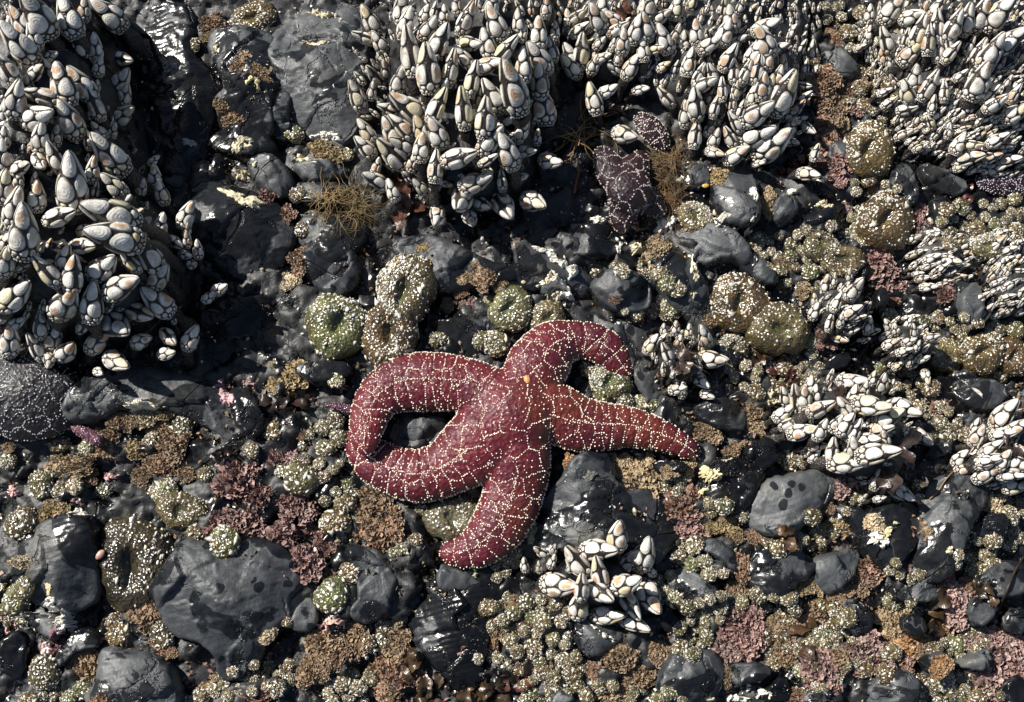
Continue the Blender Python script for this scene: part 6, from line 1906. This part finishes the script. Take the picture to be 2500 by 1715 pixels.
# pebbles and limpets
def pebble(px, py, rx, ry, c, label, ang=0, on=None, cone=False, name='pebble', cat='pebble'):
    g = np.random.default_rng(int(px * 3 + py))
    nu, na = 8, 16
    V, F = [], []
    for i in range(nu):
        a = math.pi * i / (nu - 1)
        for j in range(na):
            b0 = j * 2 * math.pi / na
            k = 1 + .05 * math.sin(2 * b0 + px) + g.normal(0, .012)
            rr = math.sin(a) if not cone else (1 - i / (nu - 1)) if i else 0.0
            zz = math.cos(a) if not cone else (.85 * (i / (nu - 1)) ** 1.2)
            V.append((rr * k * math.cos(b0), rr * k * math.sin(b0), zz))
    for i in range(nu - 1):
        for j in range(na):
            F.append((i * na + j, (i + 1) * na + j, (i + 1) * na + (j + 1) % na, i * na + (j + 1) % na))
    q = at_surface(px, py, 0, .01)
    z = q[2] if on is None else on
    if on is None:
        s = star_over(q[0], q[1])
        z = s if s is not None else z
    q = P(px, py, z)
    o = obj(name, mesh_np(name, V, F, [M['pebble']]))
    o.matrix_world = Matrix.Translation((q[0], q[1], z + min(rx, ry) * S * (.35 if not cone else -.05))) @ Matrix.Rotation(R(ang), 4, 'Z') @ Matrix.Diagonal((rx * S, ry * S, min(rx, ry) * S * .65, 1))
    o.color = (*c, 1)
    tag(o, label, cat, None, (px, py))


pebble(1287, 928, 8.5, 11, (0.52, 0.25, 0.09), 'small orange-tan pebble lying on top of the red star', 20)
pebble(850, 1288, 9, 14, (0.33, 0.20, 0.08), 'tan oval pebble left of the brown tuft below the star loop', -15)
pebble(1585, 375, 17, 24, (0.13, 0.14, 0.145), 'smooth pale grey pebble right of the purple star', 20)
pebble(245, 1355, 14, 9, (0.48, 0.26, 0.21), 'pink shell piece on the left side of the huge dark anemone', 40)
pebble(1658, 440, 9, 6, (0.55, 0.5, 0.36), 'yellowish shell scrap on the brown hair algae', 20)
pebble(1722, 455, 9, 6, (0.50, 0.30, 0.08), 'small yellow-orange shell on grit right of the purple star', 0)
pebble(1278, 690, 6, 5, (0.45, 0.36, 0.22), 'tiny tan snail in the crack above the green dome anemone', 0)
pebble(2395, 576, 8, 5, (0.50, 0.25, 0.08), 'small orange pebble near the right-edge barnacle patch', 10)
pebble(1779, 733, 12, 9, (0.45, 0.24, 0.06), 'orange stone chip on the brown ringed anemone', 20)
pebble(1812, 745, 8, 7, (0.75, 0.74, 0.72), 'white shell chip on the brown ringed anemone', 40)
pebble(2190, 74, 13, 12, (0.32, 0.25, 0.15), 'tan limpet on barnacles in the upper right corner colony, left one', 0, None, True, 'limpet', 'limpet')
pebble(2342, 150, 12, 14, (0.34, 0.27, 0.16), 'tan limpet on barnacles in the upper right corner colony, right one', 0, None, True, 'limpet', 'limpet')
pebble(2272, 540, 11, 11, (0.55, 0.46, 0.36), 'cream limpet beside the pink algae strip below the corner colony', 0, None, True, 'limpet', 'limpet')
pebble(1745, 520, 0.1 + 6, 8, (0.5, 0.4, 0.3), 'tan shell on the gritty anemone right of the purple star', 0)

# ------------------------------------------------------------------ loose shell grit on the ground
g = np.random.default_rng(77)
pts, szs = [], []
for (x, y, r) in busy_keep:
    for _ in range(9):
        a, d = g.uniform(0, 6.28), r * g.uniform(.8, 1.7)
        pts.append((x + d * math.cos(a), y + d * math.sin(a)))
for _ in range(11000):
    x, y = g.uniform(-20, 2520), g.uniform(-20, 1735)
    pts.append((x, y))
W, SZ = [], []
for x, y in pts:
    q = P(x, y, .008)
    if not (GX0 < q[0] < GX1 - .002 and GY0 < q[1] < GY1 - .002):
        continue
    dens = vnoise(np.array(q[0] * 22.), np.array(q[1] * 22.), 4)
    right = np.clip((x - 700) / 900, 0.25, 1)
    if g.random() > dens * 1.3 * right + .05:
        continue
    z = float(H(q[0], q[1]))
    if z > HBL(q[0], q[1]) - .0008:
        continue
    W.append((q[0], q[1], z + .0004))
    SZ.append(.0011 * math.exp(g.normal(0, .45)))
W, SZ = np.array(W), np.array(SZ)
cv, cf, cc = chips(W, np.tile([0., 0., 1.], (len(W), 1)), SZ, g)
o = obj('shell_grit', mesh_np('shell_grit', cv, cf, [M['chips']], smooth=False, attrs={'col': cc}))
o['kind'] = 'stuff'
o['label'] = 'white and tan shell grit scattered between the rocks'
o['category'] = 'shell grit'

# ------------------------------------------------------------------ low algal turf in the gaps
g = np.random.default_rng(91)
n = 52000
tx, ty = g.uniform(-0.46, 0.46, n), g.uniform(-0.34, 0.36, n)
hz = H(tx, ty)
bi = np.clip(((tx - GX0) / GS).astype(int), 0, len(gx) - 1)
bj = np.clip(((ty - GY0) / GS).astype(int), 0, len(gy) - 1)
low = HB[bj, bi] - hz
patch = vnoise(tx * 30, ty * 30, 8) * .6 + vnoise(tx * 75, ty * 75, 9) * .4
lower = np.clip((0.22 - ty) / 0.25, 0.15, 1) * np.clip((tx + 0.42) / 0.2, .45, 1)
ok = (patch > .52 - .05 * lower) & (low > .0008) & (hz < .012) & (g.random(n) < lower)
tx, ty, hz = tx[ok], ty[ok], hz[ok]
n = len(tx)
hue = np.clip(vnoise(tx * 18, ty * 18, 12) + g.normal(0, .10, n), 0, .999)
pal = np.array([(0.10, 0.085, 0.045), (0.17, 0.115, 0.066), (0.20, 0.125, 0.075), (0.19, 0.105, 0.09), (0.27, 0.185, 0.15)])
colr = pal[(hue * 5).astype(int)] * g.uniform(.6, 1.35, (n, 1))
c0 = np.stack([tx, ty, hz + g.uniform(-.0005, .0030, n)], 1)
e1 = g.normal(0, 1, (n, 3))
e1 /= np.linalg.norm(e1, axis=1)[:, None]
e2 = np.cross(e1, g.normal(0, 1, (n, 3)))
e2 /= np.linalg.norm(e2, axis=1)[:, None]
a1, a2 = g.uniform(.0010, .0026, (n, 1)), g.uniform(.0007, .0017, (n, 1))
q4 = np.stack([c0 - e1 * a1, c0 + e2 * a2 + e1 * a1 * .3, c0 + e1 * a1, c0 - e2 * a2], 1) + g.normal(0, .0003, (n, 4, 3))
turf = obj('algal_turf', mesh_np('algal_turf', q4.reshape(-1, 3), np.arange(n * 4).reshape(-1, 4), [M['turf']], smooth=False,
                                 attrs={'col': np.concatenate([np.repeat(colr[:, None], 4, 1), np.ones((n, 4, 1))], 2).reshape(-1, 4)}))
turf['kind'] = 'stuff'
turf['label'] = 'low crumbly brown and pink algal turf in the gaps between rocks'
turf['category'] = 'algae'

# ------------------------------------------------------------------ labels: tell look-alikes apart by their order in the picture
NTH = ['leftmost', 'second from left', 'third from left', 'fourth from left', 'fifth from left', 'sixth from left', 'seventh from left', 'eighth from left']
by = {}
for o, at in THINGS:
    by.setdefault(o['label'], []).append((o, at))
for lab, lst in by.items():
    if 1 < len(lst) <= 8:
        lst.sort(key=lambda q: q[1][0])
        for k, (o, at) in enumerate(lst):
            w = 'left one' if len(lst) == 2 and k == 0 else 'right one' if len(lst) == 2 else 'rightmost' if k == len(lst) - 1 else NTH[k]
            o['label'] = f'{lab}, {w}'
print('things', len(THINGS), 'barnacles', len(items), 'anemone fill', len(fill_pts), 'tris', sum(len(m_.polygons) for m_ in bpy.data.meshes))
